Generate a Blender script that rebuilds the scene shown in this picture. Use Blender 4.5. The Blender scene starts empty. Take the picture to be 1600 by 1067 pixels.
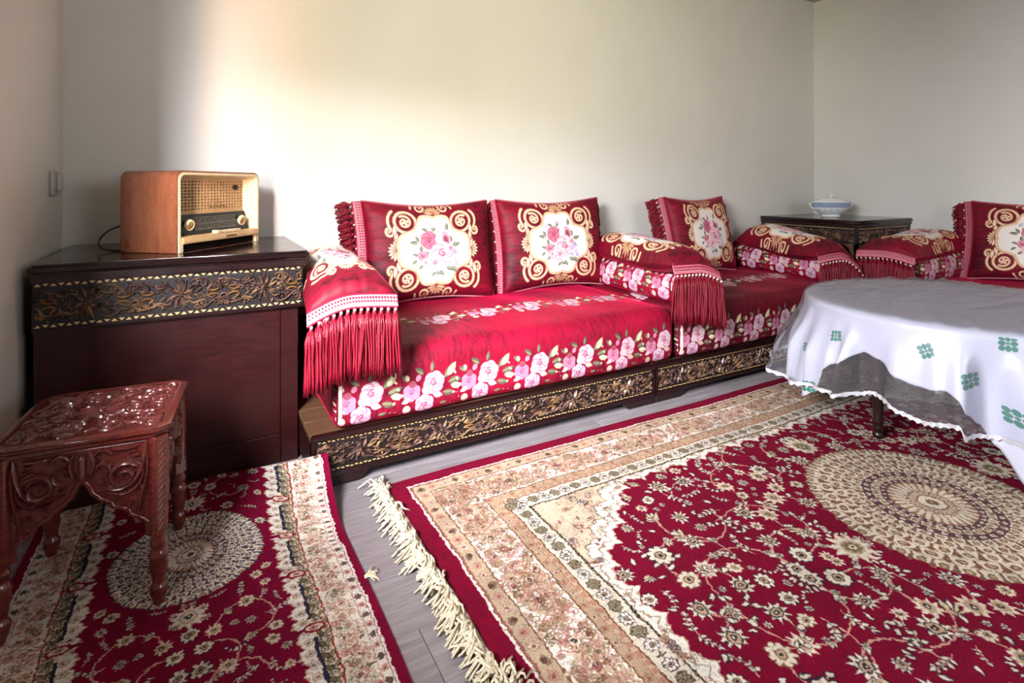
import bpy, bmesh, math, random
import numpy as np
from mathutils import Vector, Matrix
C = bpy.context.scene.collection
SC = bpy.context.scene
# ---------------------------------------------------------------- camera
FPX, HORIZON, EYE = 868.0, 288.0, 1.10
YAW = math.atan2(2340.0 - 800.0, FPX)              # the long wall runs this far to the right of the lens axis
cam_d = bpy.data.cameras.new('camera'); cam = bpy.data.objects.new('camera', cam_d); C.objects.link(cam)
cam.location = (0, 0, EYE)
cam.rotation_euler = (math.pi / 2, 0, -(math.pi / 2 - YAW))
cam_d.sensor_width = 36.0; cam_d.lens = 36.0 * FPX / 1600.0
cam_d.shift_y = -(533.5 - HORIZON) / 1600.0
cam_d.clip_start = 0.02
SC.camera = cam
# ---------------------------------------------------------------- world, daylight and added lamps
W = bpy.data.worlds.new('sky'); SC.world = W; W.use_nodes = True
bg = W.node_tree.nodes['Background']; bg.inputs[0].default_value = (.80, .88, 1.0, 1); bg.inputs[1].default_value = 0.7
def area(name, loc, target, sx, sy, power, col, spread=180):
    l = bpy.data.lights.new(name, 'AREA'); l.shape = 'RECTANGLE'; l.size = sx; l.size_y = sy; l.energy = power; l.color = col
    l.spread = math.radians(spread)
    o = bpy.data.objects.new(name, l); C.objects.link(o); o.location = loc
    o.rotation_euler = (Vector(target) - Vector(loc)).to_track_quat('-Z', 'Y').to_euler()
    return o
WX, WYN, WYF, WZB, WZT, WT = -.515, .10, 1.42, .95, 2.20, .28      # the window opening in the left wall
def sky_patch(name, az, el, dist, sx, sy, power, col, tgt=(-.65, .76, 1.6)):
    a, e = math.radians(az), math.radians(el)
    return area(name, (tgt[0] - dist * math.sin(a) * math.cos(e), tgt[1] - dist * math.cos(a) * math.cos(e), tgt[2] + dist * math.sin(e)), tgt, sx, sy, power, col)
sky_patch('daylight_bright_sky', 35, 29, 6.0, 5.6, 3.2, 10500, (.95, .95, 1.0))
sky_patch('added_edge_lamp', 17, 10, 6.0, 1.1, 2.4, 1000, (.97, .94, 1.0))  # added lamp that sharpens the light edge on the back wall
sky_patch('added_warm_lamp', 21.5, -2, 6.0, .9, .9, 480, (1.0, .44, .22))  # warm lamp added for the orange glow on the back wall
sky_patch('daylight_open_sky', 88, 20, 3.2, 4.0, 2.0, 1300, (.90, .93, 1.0))
sky_patch('daylight_garden', 40, -9, 5.0, 4.4, 1.2, 1500, (.96, .91, .60))
area('added_front_fill', (1.9, -2.4, 1.6), (1.9, 1.2, .7), 2.0, 1.3, 60, (.95, .95, 1.0))  # unseen fill lamp added to brighten surfaces facing the camera
SC.view_settings.view_transform = 'Standard'; SC.view_settings.look = 'None'
SC.view_settings.exposure = 0.10; SC.view_settings.gamma = 1.0; SC.view_settings.use_curve_mapping = False
SC.cycles.max_bounces = 8; SC.cycles.diffuse_bounces = 5; SC.cycles.transparent_max_bounces = 12
SC.cycles.sample_clamp_indirect = 6.0; SC.cycles.caustics_reflective = False; SC.cycles.caustics_refractive = False
SC.cycles.use_denoising = True
# ---------------------------------------------------------------- woven and embroidered patterns, drawn with numpy
PI = math.pi
class Cv:
    """A small canvas in metres; x right, y up."""
    def __init__(s, w, h, ppm, col):
        s.ppm = ppm; s.W = int(round(w * ppm)); s.H = int(round(h * ppm))
        s.a = np.empty((s.H, s.W, 3), np.float32); s.a[:] = col
        s.m = np.zeros((s.H, s.W), np.float32)
        s.wrap = False
    def patch(s, x0, x1, y0, y1):
        p = s.ppm
        i0 = max(0, int(x0 * p) - 1); i1 = min(s.W, int(x1 * p) + 2)
        j0 = max(0, int(y0 * p) - 1); j1 = min(s.H, int(y1 * p) + 2)
        if i1 <= i0 or j1 <= j0: return None
        X = (np.arange(i0, i1, dtype=np.float32) + .5) / p
        Y = ((np.arange(j0, j1, dtype=np.float32) + .5) / p)[:, None]
        return (slice(j0, j1), slice(i0, i1)), X, Y
    def put(s, sl, d, col):
        k = np.clip(.5 - d * s.ppm, 0, 1)[..., None]
        s.a[sl] += (np.asarray(col, np.float32) - s.a[sl]) * k
        s.m[sl] = np.maximum(s.m[sl], k[..., 0])
    def ell(s, x, y, rx, ry, ang, col):
        r = max(rx, ry)
        q = s.patch(x - r, x + r, y - r, y + r)
        if q is None: return
        sl, X, Y = q; c, n = math.cos(ang), math.sin(ang)
        u = ((X - x) * c + (Y - y) * n) / rx; v = ((Y - y) * c - (X - x) * n) / ry
        s.put(sl, (np.sqrt(u * u + v * v) - 1) * min(rx, ry), col)
    def line(s, P, w, col, w1=None):
        P = np.asarray(P, np.float32); w1 = w if w1 is None else w1; n = len(P) - 1
        for k in range(n):
            a, b = P[k], P[k + 1]; ww = max(w + (w1 - w) * k / max(1, n - 1), .4 / s.ppm)
            q = s.patch(min(a[0], b[0]) - ww, max(a[0], b[0]) + ww, min(a[1], b[1]) - ww, max(a[1], b[1]) + ww)
            if q is None: continue
            sl, X, Y = q; d = b - a; L = float(d @ d) + 1e-12
            t = np.clip(((X - a[0]) * d[0] + (Y - a[1]) * d[1]) / L, 0, 1)
            s.put(sl, np.hypot(X - a[0] - t * d[0], Y - a[1] - t * d[1]) - ww, col)
    def poly(s, P, col):
        P = np.asarray(P, np.float32)
        q = s.patch(P[:, 0].min(), P[:, 0].max(), P[:, 1].min(), P[:, 1].max())
        if q is None: return
        sl, X, Y = q; D = None; ins = None
        for k in range(len(P)):
            a, b = P[k - 1], P[k]; d = b - a; L = float(d @ d) + 1e-12
            t = np.clip(((X - a[0]) * d[0] + (Y - a[1]) * d[1]) / L, 0, 1)
            e = np.hypot(X - a[0] - t * d[0], Y - a[1] - t * d[1])
            D = e if D is None else np.minimum(D, e)
            c = ((a[1] > Y) != (b[1] > Y)) & (X < (b[0] - a[0]) * (Y - a[1]) / (b[1] - a[1] + 1e-9) + a[0])
            ins = c if ins is None else ins ^ c
        s.put(sl, np.where(ins, -D, D), col)

CREAM = (.88, .83, .75); IVORY = (.93, .90, .85); TAN = (.73, .62, .51); BROWN = (.46, .31, .22); DARK = (.17, .14, .15)
PINKB = (.62, .40, .37); OLIVE = (.43, .39, .29); APRI = (.77, .62, .52); RUGRED = (.45, .008, .145); NAVY = (.16, .16, .24)

def smooth_noise(H, W, cell, seed):
    g = np.random.RandomState(seed).rand(int(H / cell) + 3, int(W / cell) + 3).astype(np.float32) - .5
    y = np.arange(H) / cell; x = np.arange(W) / cell
    j = y.astype(int); i = x.astype(int); fy = (y - j)[:, None]; fx = x - i
    fy = fy * fy * (3 - 2 * fy); fx = fx * fx * (3 - 2 * fx)
    a = g[j][:, i]; b = g[j][:, i + 1]; d = g[j + 1][:, i]; e = g[j + 1][:, i + 1]
    return ((a * (1 - fx) + b * fx) * (1 - fy) + (d * (1 - fx) + e * fx) * fy).astype(np.float32)
def roughen(a, ppm):
    """woven edges: nothing in a rug is drawn with a ruler"""
    H, W = a.shape[:2]; jj, ii = np.mgrid[0:H, 0:W].astype(np.float32)
    for cell, amp, sd in ((.009, .0060, 1), (.0042, .0036, 3), (.06, .007, 5)):
        ii += smooth_noise(H, W, cell * ppm, sd) * amp * ppm; jj += smooth_noise(H, W, cell * ppm, sd + 1) * amp * ppm
    b = a[np.clip(jj, 0, H - 1).astype(int), np.clip(ii, 0, W - 1).astype(int)]
    lum = b.mean(2, keepdims=True)
    n = smooth_noise(H, W, max(2.2, .0035 * ppm), 7)[..., None]; n2 = smooth_noise(H, W, .05 * ppm, 9)[..., None]
    pale = np.clip((lum - .45) / .2, 0, 1)
    b = b * (1 + pale * (np.clip(n - .12, 0, .4) * -.9 + .06 * n) + (1 - pale) * .25 * n + .12 * n2)
    return np.clip(b, 0, 1)

def leafpts(x, y, L, w, a, bend=0., n=7):
    up, dn = [], []
    for k in range(n + 1):
        t = k / n; ang = a + bend * t; 
        px = x + L * t * math.cos(a + bend * t * .5); py = y + L * t * math.sin(a + bend * t * .5)
        h = w * math.sin(PI * min(1, t ** .8)) * .5
        up.append((px - h * math.sin(ang), py + h * math.cos(ang))); dn.append((px + h * math.sin(ang), py - h * math.cos(ang)))
    return up + dn[::-1]
def leaf(c, x, y, L, w, a, col, out=None, bend=0.):
    if out is not None: c.poly(leafpts(x - .08 * L * math.cos(a), y - .08 * L * math.sin(a), L * 1.16, w * 1.5, a, bend), out)
    c.poly(leafpts(x, y, L, w, a, bend), col)
def spiral(x, y, r, a, turns, sgn=1, k=.82, n=22):
    return [(x + r * (1 - k * t) * math.cos(a + sgn * turns * 2 * PI * t), y + r * (1 - k * t) * math.sin(a + sgn * turns * 2 * PI * t)) for t in [i / n for i in range(n + 1)]]
def rosette(c, x, y, r, n, a, pet, mid, core, out):
    for k in range(n):
        t = a + 2 * PI * k / n
        c.ell(x + r * .62 * math.cos(t), y + r * .62 * math.sin(t), r * .42, r * .33, t, out)
    for k in range(n):
        t = a + 2 * PI * k / n
        c.ell(x + r * .62 * math.cos(t), y + r * .62 * math.sin(t), r * .32, r * .22, t, pet)
    c.ell(x, y, r * .42, r * .42, 0, out); c.ell(x, y, r * .33, r * .33, 0, mid); c.ell(x, y, r * .16, r * .16, 0, core)
def palmette(c, x, y, r, a, pet, mid, core, out, n=9, sp=2.6):
    for wid, col in ((.30, out), (.20, pet)):
        for k in range(n):
            t = a + (k / (n - 1) - .5) * 2 * sp; L = r * (1.05 - .22 * abs(k / (n - 1) - .5) * 2)
            leaf(c, x, y, L, r * wid * 1.6, t, col)
    c.ell(x, y, r * .5, r * .42, a, out); c.ell(x, y, r * .42, r * .34, a, mid); c.ell(x, y, r * .22, r * .18, a, core); c.ell(x, y, r * .09, r * .08, a, pet)
def sprig(c, x, y, L, a, bend, col, stem, out, n=5, rng=random):
    P = [(x + L * t * math.cos(a + bend * t), y + L * t * math.sin(a + bend * t)) for t in [i / 8 for i in range(9)]]
    c.line(P, .0018, stem)
    for i in range(1, n + 1):
        t = i / n; px = x + L * t * math.cos(a + bend * t); py = y + L * t * math.sin(a + bend * t); d = a + bend * t * 1.6
        for sg in (-1, 1): leaf(c, px, py, L * .26 * (1.1 - .4 * t), L * .13, d + sg * .95, col, out)
    leaf(c, px, py, L * .28, L * .13, d, col, out)

def fieldmotif(c, x, y, s, rng):
    k = rng.random(); a = rng.random() * 2 * PI
    if k < .26: palmette(c, x, y, s, a, CREAM, TAN, DARK, DARK if rng.random() < .5 else TAN, 9, 2.7)
    elif k < .50: rosette(c, x, y, s * .92, rng.choice((8, 9, 10)), a, CREAM, TAN, DARK, rng.choice((DARK, BROWN)))
    elif k < .72: sprig(c, x - s * math.cos(a), y - s * math.sin(a), s * 1.9, a, rng.uniform(-.9, .9), CREAM, APRI, DARK, 4)
    elif k < .86:
        for j in range(5):
            leaf(c, x, y, s * rng.uniform(.8, 1.15), s * .36, a + (j - 2) * .52, CREAM if j % 2 else (.82, .74, .60), DARK, .5)
        c.ell(x, y, s * .2, s * .2, 0, APRI)
    else:
        for j in range(6): leaf(c, x + s * .8 * math.cos(a + j * .45), y + s * .8 * math.sin(a + j * .45), s * .5, s * .26, a + j * .45 + .4, CREAM, DARK)

def scatter(rng, n, inside, rad, pts):
    out = []
    for _ in range(n):
        p = inside(rng)
        if p is None: continue
        if all((p[0] - q[0]) ** 2 + (p[1] - q[1]) ** 2 > (rad * .5 * (p[2] + q[2])) ** 2 for q in pts):
            pts.append(p); out.append(p)
    return out

def medallion(c, x, y, R, n, light=False):
    """concentric petal rings of a round rug medallion"""
    A, B = (CREAM, (.71, .60, .49)) if not light else (IVORY, (.80, .72, .62))
    O = (.47, .33, .27) if not light else (.30, .25, .28)
    q = c.patch(x - R * 1.06, x + R * 1.06, y - R * 1.06, y + R * 1.06); sl, X, Y = q
    r = np.hypot(X - x, Y - y) / R; th = np.arctan2(Y - y, X - x)
    edge = 1 + .035 * np.abs(np.cos(th * n / 2)) - .02 + .012 * np.cos(th * n * 2)
    rings = [(0, .045, 1), (.045, .115, 1), (.115, .15, 22), (.15, .20, 18), (.20, .33, 30), (.33, .385, 34), (.385, .45, 28), (.45, .52, 32), (.52, .60, 30), (.60, .69, 32), (.69, .79, 30), (.79, .90, 30), (.90, 1.04, n)]
    img = np.empty(r.shape + (3,), np.float32); img[:] = A
    O_ = np.asarray(O, np.float32)
    for i, (a, b, m) in enumerate(rings):
        msk = (r >= a) & (r < b); v = (r - a) / (b - a)
        if m == 1:
            col = np.where(((v > .82) | ((i == 0) & (v > .3)))[..., None], O_, np.asarray(B if i == 0 else A, np.float32)); img[msk] = col[msk]; continue
        u = (th * m / (2 * PI) + .5 * (i % 2)) % 1 - .5
        if i == 4:   # long radiating petals
            d = np.abs(u) / (.46 * np.sqrt(np.clip(1 - (v * 1.05 - .05) ** 2, 0.02, 1)))
            col = np.where((d > .82)[..., None], np.asarray((.62, .47, .36), np.float32), np.asarray(A if not light else IVORY, np.float32))
        elif i in (2, 5, 7):
            d = np.hypot(u / .36, (v - .5) / .42); base = np.asarray((.36, .25, .26) if i != 2 else B, np.float32)
            col = np.where((d < .72)[..., None], np.asarray(A, np.float32), base); col = np.where((d < .3)[..., None], O_, col)
        else:
            w = .5 * np.sqrt(np.clip(1 - v ** 2.4, 0, 1)); d = np.abs(u) / np.maximum(w, 1e-3)
            G_ = np.asarray((.79, .70, .60) if not light else (.66, .60, .56), np.float32)
            col = np.where((d < .86)[..., None], np.asarray(A, np.float32), np.where((d < 1.06)[..., None], O_, G_))
            gd = np.hypot((np.abs(u) - .5) / .13, (v - .72) / .2); col = np.where(((gd < 1) & (d > 1.06))[..., None], O_, col)
            dd = np.hypot(u / .24, (v - .42) / .28)
            col = np.where(((dd < 1) & (dd > .55))[..., None], np.asarray(O if i % 2 else (.50, .42, .30), np.float32), col)
            col = np.where((dd < .55)[..., None], np.asarray(B, np.float32), col)
            col = np.where(((np.abs(u) < .02) & (v > .7))[..., None], np.asarray(B, np.float32), col)
        img[msk] = col[msk]
    inside = np.clip((edge - r) * R * c.ppm + .5, 0, 1)[..., None]
    c.a[sl] = c.a[sl] * (1 - inside) + img * inside

def borderflow(c, rng, x0, x1, y0, y1, rad, along, pal, vine, lead=True):
    """meandering vine with blossoms in a border strip (along = 0: runs in x, 1: runs in y)"""
    L = (x1 - x0) if along == 0 else (y1 - y0); W = (y1 - y0) if along == 0 else (x1 - x0)
    f = (lambda t, v: (x0 + t, y0 + v * W)) if along == 0 else (lambda t, v: (x0 + v * W, y0 + t))
    per = W * 1.15; n = int(L / (W * .1)) + 2
    if lead:
        c.line([f(L * i / n, .5 + .36 * math.sin(2 * PI * L * i / n / per)) for i in range(n + 1)], .0016, vine)
        c.line([f(L * i / n, .5 - .36 * math.sin(2 * PI * L * i / n / per)) for i in range(n + 1)], .0013, vine)
    t = 0; i = 0
    while t < L:
        sg = 1 if i % 2 else -1
        px, py = f(t + per * .25, .5 + .03 * sg)
        palmette(c, px, py, rad * 1.15, (0 if along == 0 else PI / 2) + (PI if i % 2 else 0), *pal[i % len(pal)], 7, 2.2)
        for v in (.17, .83):
            px, py = f(t + per * (.25 if (v > .5) == (i % 2 == 0) else .02), v)
            rosette(c, px, py, rad * .62, 7, 0, *pal[(i + 1) % len(pal)])
        for j in range(7):
            px, py = f(t + rng.uniform(0, per * .5), rng.uniform(.1, .9))
            if rng.random() < .5: leaf(c, px, py, rad * .8, rad * .32, rng.random() * 6.3, rng.choice((PINKB, OLIVE, BROWN, TAN)), None, .6)
            else: c.line(spiral(px, py, rad * .5, rng.random() * 6.3, .9, rng.choice((-1, 1)), .7, 9), .0013, rng.choice((PINKB, BROWN, vine)))
        t += per * .5; i += 1

def paint_rug(W=3.18, H=2.05, ppm=640):
    rng = random.Random(4)
    w, h = W / 2, H / 2
    c = Cv(w, h, ppm, RUGRED)
    X = (np.arange(c.W, dtype=np.float32) + .5) / ppm; Y = ((np.arange(c.H, dtype=np.float32) + .5) / ppm)[:, None]
    d = np.minimum(X, Y + 0 * X); t = np.where(X < Y, Y + 0 * X, X + 0 * Y)
    def band(a, b, col): c.a[(d >= a) & (d < b)] = col
    band(.055, .062, IVORY); band(.062, .070, PINKB); band(.070, .117, (.76, .67, .56)); band(.117, .122, BROWN)
    band(.122, .258, IVORY); band(.258, .262, BROWN); band(.262, .288, TAN); band(.288, .310, (.78, .67, .57)); band(.310, .313, BROWN)
    band(.313, .372, CREAM); band(.372, .380, OLIVE)
    zz = .066 + .0035 * np.sin(2 * PI * t / .022); c.a[np.abs(d - zz) < .0018] = BROWN
    c.a[(np.abs(d - .299) < .006) & ((t / .03) % 1 < .62)] = (.70, .50, .40)
    c.a[np.abs(np.abs(d - .299) - .0095) < .0012] = BROWN
    c.a[(np.abs(d - .376) < .003) & ((t / .014) % 1 < .5)] = DARK
    keep = c.a.copy()
    # tan cartouches in the main border
    for k in range(9):
        for hor in (0, 1):
            q = .03 + k * .33
            if hor: c.ell(q, .19, .105, .062, 0, (.79, .70, .59))
            else: c.ell(.19, q, .062, .105, 0, (.79, .70, .59))
    c.ell(.19, .19, .07, .07, 0, (.70, .60, .48))
    out = (d < .122) | (d > .258); c.a[out] = keep[out]
    # scalloped cream edge and red field
    fx = X + 0 * Y; fy = Y + 0 * X
    f = np.minimum(np.minimum(fx - .44, fy - .43), (fx + fy - 1.19) / 1.4142)
    s = np.where(fx - .44 < fy - .43, fy, fx); s = np.where((fx + fy - 1.19) / 1.4142 < np.minimum(fx - .44, fy - .43) + .01, (fx - fy) / 1.4142, s)
    f = f + .030 * np.abs(np.sin(PI * s / .105)) - .012 + .010 * np.abs(np.sin(PI * s / .035))
    band_in = d >= .380
    c.a[band_in & (f < 0)] = IVORY; c.a[band_in & (f < 0) & (f > -.006)] = TAN
    c.a[band_in & (f < -.028) & (f > -.034)] = (.62, .56, .44)
    deep = band_in & (f < -.075); c.a[deep] = (.82, .74, .64)
    c.a[band_in & (f < -.071) & (f > -.076)] = OLIVE
    P1 = [(CREAM, PINKB, DARK, BROWN), ((.84, .72, .64), TAN, BROWN, PINKB), ((.74, .66, .52), CREAM, DARK, BROWN)]
    for hor in (0, 1):
        L = w if hor else h
        for k in range(int(L / .045)):
            q = .094 + .045 * k
            p = (q, .094) if hor else (.094, q)
            if k % 3 == 0: palmette(c, *p, .019, (PI / 2 if hor else 0) + PI * (k % 2), (.58, .47, .38), BROWN, DARK, DARK, 7, 1.4)
            else: rosette(c, *p, .014, 7, 0, (.80, .62, .54) if k % 3 == 1 else CREAM, PINKB, BROWN, PINKB)
            p = (q, .275) if hor else (.275, q)
            rosette(c, *p, .0115, 6, 0, CREAM if k % 2 else (.80, .64, .52), PINKB, BROWN, BROWN)
            p = (q, .342) if hor else (.342, q)
            if q > .30:
                rosette(c, *p, .020, 8, 0, (.56, .52, .40) if k % 2 else IVORY, TAN, DARK, DARK)
    keep = c.a.copy()
    borderflow(c, rng, .13, w, .125, .255, .030, 0, P1, PINKB)
    borderflow(c, rng, .125, .255, .26, h, .030, 1, P1, PINKB)
    out = (d < .121) | ((d > .259) & (d < .30)); c.a[out] = keep[out]
    for k in range(520):   # blossoms in the cream corner ground
        px, py = rng.uniform(.38, w), rng.uniform(.38, h)
        i, j = min(c.W - 1, int(px * ppm)), min(c.H - 1, int(py * ppm))
        if f[j, i] < -.014:
            kk = rng.random()
            if kk < .4: rosette(c, px, py, rng.uniform(.011, .017), 6, 0, rng.choice((IVORY, (.74, .58, .50), CREAM)), TAN, NAVY, rng.choice((NAVY, BROWN, OLIVE)))
            elif kk < .7: leaf(c, px, py, .024, .010, rng.random() * 6.3, rng.choice((OLIVE, PINKB, BROWN)), None, .7)
            else: c.line(spiral(px, py, .018, rng.random() * 6.3, .9, rng.choice((-1, 1)), .75, 10), .0014, rng.choice((PINKB, BROWN)))
    for k in range(1500):    # filigree over the pale grounds
        if k % 2: px, py = rng.uniform(.126, w), rng.uniform(.126, .254)
        else: px, py = rng.uniform(.126, .254), rng.uniform(.126, h)
        if k % 5 == 0:
            px, py = rng.uniform(.385, w), rng.uniform(.385, h)
            if f[min(c.H - 1, int(py * ppm)), min(c.W - 1, int(px * ppm))] > -.02: continue
        q = rng.random(); col = rng.choice((PINKB, BROWN, (.70, .56, .44), OLIVE, (.72, .50, .46)))
        if q < .55: c.line(spiral(px, py, rng.uniform(.007, .014), rng.random() * 6.3, .8, rng.choice((-1, 1)), .7, 8), .0011, col)
        elif q < .85: leaf(c, px, py, .014, .0065, rng.random() * 6.3, rng.choice((IVORY, CREAM, col)), col, .7)
        else: rosette(c, px, py, .009, 5, rng.random(), rng.choice((IVORY, CREAM, (.80, .66, .58))), TAN, col, col)
    for k in range(40):    # red trefoils bitten into the scallops
        q = .0525 + k * .105
        for p in ((q, .413), (.423, q)):
            if p[0] < w and p[1] < h and min(p) > .4 and p[0] + p[1] > 1.26:
                for dx, dy in ((0, 0), (.011, .004), (-.011, .004)): c.ell(p[0] + (dx if p[1] < .42 else dy), p[1] + (dy if p[1] < .42 else dx), .009, .009, 0, RUGRED)
    # vines and blossoms of the field
    pts = []
    def ok(px, py, m=0.02):
        i, j = int(px * ppm), int(py * ppm)
        return 0 <= i < c.W and 0 <= j < c.H and f[j, i] > m and d[j, i] > .4 and math.hypot(px - w, py - h) > .415
    arcs = [(.76, .98, .16, 2.6, 1), (.66, .84, .12, .2, -1), (.98, .86, .15, 4.2, 1), (.93, .62, .14, 1.2, -1), (1.16, .62, .13, 3.4, 1), (1.30, .55, .13, 5.0, -1), (1.5, .53, .11, .6, 1), (.98, .98, .12, 5.5, -1), (1.14, .83, .11, 2.2, 1), (.80, .70, .12, 3.7, -1), (1.40, .66, .10, 2.0, -1), (.60, .95, .10, 5.2, 1)]
    for (ax, ay, r, a0, sg) in arcs:
        P = [p for p in spiral(ax, ay, r, a0, .62, sg, .25, 30)]
        seg = []
        for p in P:
            if ok(*p): seg.append(p)
            elif len(seg) > 1: c.line(seg, .0030, APRI); seg = []
            else: seg = []
        if len(seg) > 1: c.line(seg, .0030, APRI)
        for j, p in enumerate(P):
            if j % 10 == 0 and ok(*p, .03):
                fieldmotif(c, p[0], p[1], rng.uniform(.036, .046), rng); pts.append((p[0], p[1], .08))
            elif j % 5 == 0 and ok(*p): leaf(c, p[0], p[1], .03, .014, rng.random() * 6.3, CREAM, DARK)
    def ins(r_):
        sz = r_.choice((.026, .032, .038, .044)); px, py = r_.uniform(.42, w), r_.uniform(.42, h)
        return (px, py, sz * 2.1) if ok(px, py, sz * .8) else None
    for (px, py, s2) in scatter(rng, 9000, ins, 1.0, pts): fieldmotif(c, px, py, s2 / 2.1, rng)
    def ins2(r_):
        px, py = r_.uniform(.42, w), r_.uniform(.42, h)
        return (px, py, .030) if ok(px, py, .015) else None
    for (px, py, s2) in scatter(rng, 3000, ins2, 1.0, pts):
        if rng.random() < .5: leaf(c, px, py, .026, .012, rng.random() * 6.3, CREAM, DARK, .8)
        else: rosette(c, px, py, .012, 6, 0, CREAM, TAN, DARK, DARK)
    # pendants and medallion
    for k in (0, 1):
        px, py = (w - .47, h) if k == 0 else (w, h - .47)
        a = PI if k == 0 else -PI / 2
        palmette(c, px, py, .075, a, CREAM, (.80, .70, .55), OLIVE, TAN, 11, 2.9); rosette(c, px, py, .03, 8, 0, OLIVE, CREAM, DARK, TAN)
    medallion(c, w, h, .385, 44)
    q = c.a; full = np.concatenate([q, q[:, ::-1]], 1); full = np.concatenate([full, full[::-1]], 0)
    return roughen(full, ppm)

def paint_runner(W=.852, H=1.95, ppm=850, mid=1.545):
    rng = random.Random(9)
    RR = (.46, .008, .17)
    w = W / 2; c = Cv(w, H, ppm, RR)
    X = (np.arange(c.W, dtype=np.float32) + .5) / ppm + 0 * np.zeros((c.H, 1), np.float32); Y = ((np.arange(c.H, dtype=np.float32) + .5) / ppm)[:, None] + 0 * X
    def band(a, b, col): c.a[(X >= a) & (X < b)] = col
    band(.022, .028, IVORY); band(.028, .031, PINKB); band(.031, .052, IVORY); band(.052, .055, APRI); band(.055, .127, IVORY); band(.127, .132, (.62, .24, .22)); band(.132, .165, (.88, .80, .68))
    ed = .190 + .014 * np.abs(np.sin(PI * Y / .052)) + .006 * np.abs(np.sin(PI * Y / .0173))
    c.a[(X >= .165) & (X < ed)] = IVORY; c.a[(X >= ed - .005) & (X < ed)] = TAN
    c.a[(X > .160) & (X < .168) & ((Y / .22) % 1 > .16) & ((Y / .22) % 1 < .84)] = NAVY
    c.a[(np.abs(X - .164) > .0037) & (np.abs(X - .164) < .0055)] = TAN
    y = 0; i = 0
    P1 = [(CREAM, PINKB, DARK, BROWN), ((.60, .50, .40), CREAM, DARK, DARK)]
    while y < H:
        rosette(c, .0415, y, .0095, 6, 0, (.88, .62, .60) if i % 2 else (.50, .42, .36), PINKB, DARK, PINKB if i % 2 else DARK)
        palmette(c, .147, y + .01, .015, PI / 2, (.58, .52, .40), CREAM, DARK, DARK, 7, 2.2)
        leaf(c, .148, y + .02, .020, .010, 1.0, OLIVE, DARK); leaf(c, .142, y + .024, .019, .009, 2.4, (.62, .55, .42), DARK)
        rosette(c, .181, y + .012, .011, 7, 0, IVORY, TAN, NAVY, BROWN)
        y += .036; i += 1
    borderflow(c, rng, .056, .126, 0, H, .019, 1, [(IVORY, (.80, .55, .52), PINKB, TAN), ((.84, .66, .60), IVORY, PINKB, (.70, .52, .46)), (IVORY, TAN, OLIVE, (.55, .50, .42))], (.74, .60, .48))
    y = .11
    while y < H:   # red cartouches bridging the dark bars
        yy = y - .11
        for (rx, ry, col) in ((.026, .017, (.50, .03, .13)), (.019, .011, CREAM)): c.ell(.163, yy, rx, ry, 0, col)
        rosette(c, .163, yy, .010, 6, 0, TAN, PINKB, DARK, PINKB); c.line([(.188, yy), (.222, yy)], .006, RR)
        y += .22
    pts = []
    def ok(px, py, m=.0):
        return .215 + m < px < w + .02 and 0 < py < H and math.hypot(px - w, py - mid) > .205 + m and math.hypot(px - w, py - mid + 1.05) > .205 + m
    for (ax, ay, r, a0, sg) in [(.30, 1.21, .072, 0, 1), (.315, 1.86, .065, 2, -1), (.34, 1.02, .07, 3, -1), (.30, .80, .06, 0, 1), (.37, 1.12, .05, 1, 1)]:
        P = spiral(ax, ay, r, a0, .75, sg, .2, 26); c.line([p for p in P if ok(*p)] or [(ax, ay), (ax, ay)], .0026, APRI)
        for j in (0, 9, 18, 26):
            if ok(*P[j], .02): fieldmotif(c, P[j][0], P[j][1], .024, rng); pts.append((*P[j], .05))
    def ins(r_):
        sz = r_.choice((.017, .020, .024)); px, py = r_.uniform(.21, w), r_.uniform(0, H)
        return (px, py, sz * 2) if ok(px, py, sz * .7) else None
    for (px, py, s2) in scatter(rng, 4000, ins, 1.05, pts): fieldmotif(c, px, py, s2 / 2, rng)
    for sg in (-1, 1): palmette(c, w, mid + sg * .258, .046, sg * PI / 2, IVORY, CREAM, DARK, TAN, 11, 2.9)
    medallion(c, w, mid, .198, 34, True); medallion(c, w, mid - 1.05, .198, 34, True)
    return roughen(np.concatenate([c.a, c.a[:, ::-1]], 1), ppm)

# --- velvet embroidery
LG = (.44, .45, .29); DG = (.22, .25, .15)
def rose(c, x, y, r, a, pale, mid, deep, rng):
    for k in range(6):
        t = a + k * PI / 3; c.ell(x + r * .55 * math.cos(t), y + r * .55 * math.sin(t), r * .56, r * .46, t + 1.2, mid)
        c.ell(x + r * .57 * math.cos(t + .12), y + r * .57 * math.sin(t + .12), r * .47, r * .37, t + 1.2, pale)
    for k in range(5):
        t = a + .5 + k * 2 * PI / 5; c.ell(x + r * .30 * math.cos(t), y + r * .30 * math.sin(t), r * .40, r * .30, t + 1.4, mid)
        c.ell(x + r * .33 * math.cos(t + .2), y + r * .33 * math.sin(t + .2), r * .32, r * .22, t + 1.4, pale)
    c.line(spiral(x, y, r * .36, a, 1.3, 1, .8, 16), r * .045, deep)
    c.ell(x + r * .04, y - r * .05, r * .17, r * .13, a, deep); c.ell(x, y, r * .08, r * .06, a, pale)
def vleaf(c, x, y, L, a, col=None, vein=None):
    leaf(c, x, y, L, L * .48, a, col or DG, None, .35); leaf(c, x, y, L * .9, L * .2, a + .12, vein or LG, None, .35)

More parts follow.
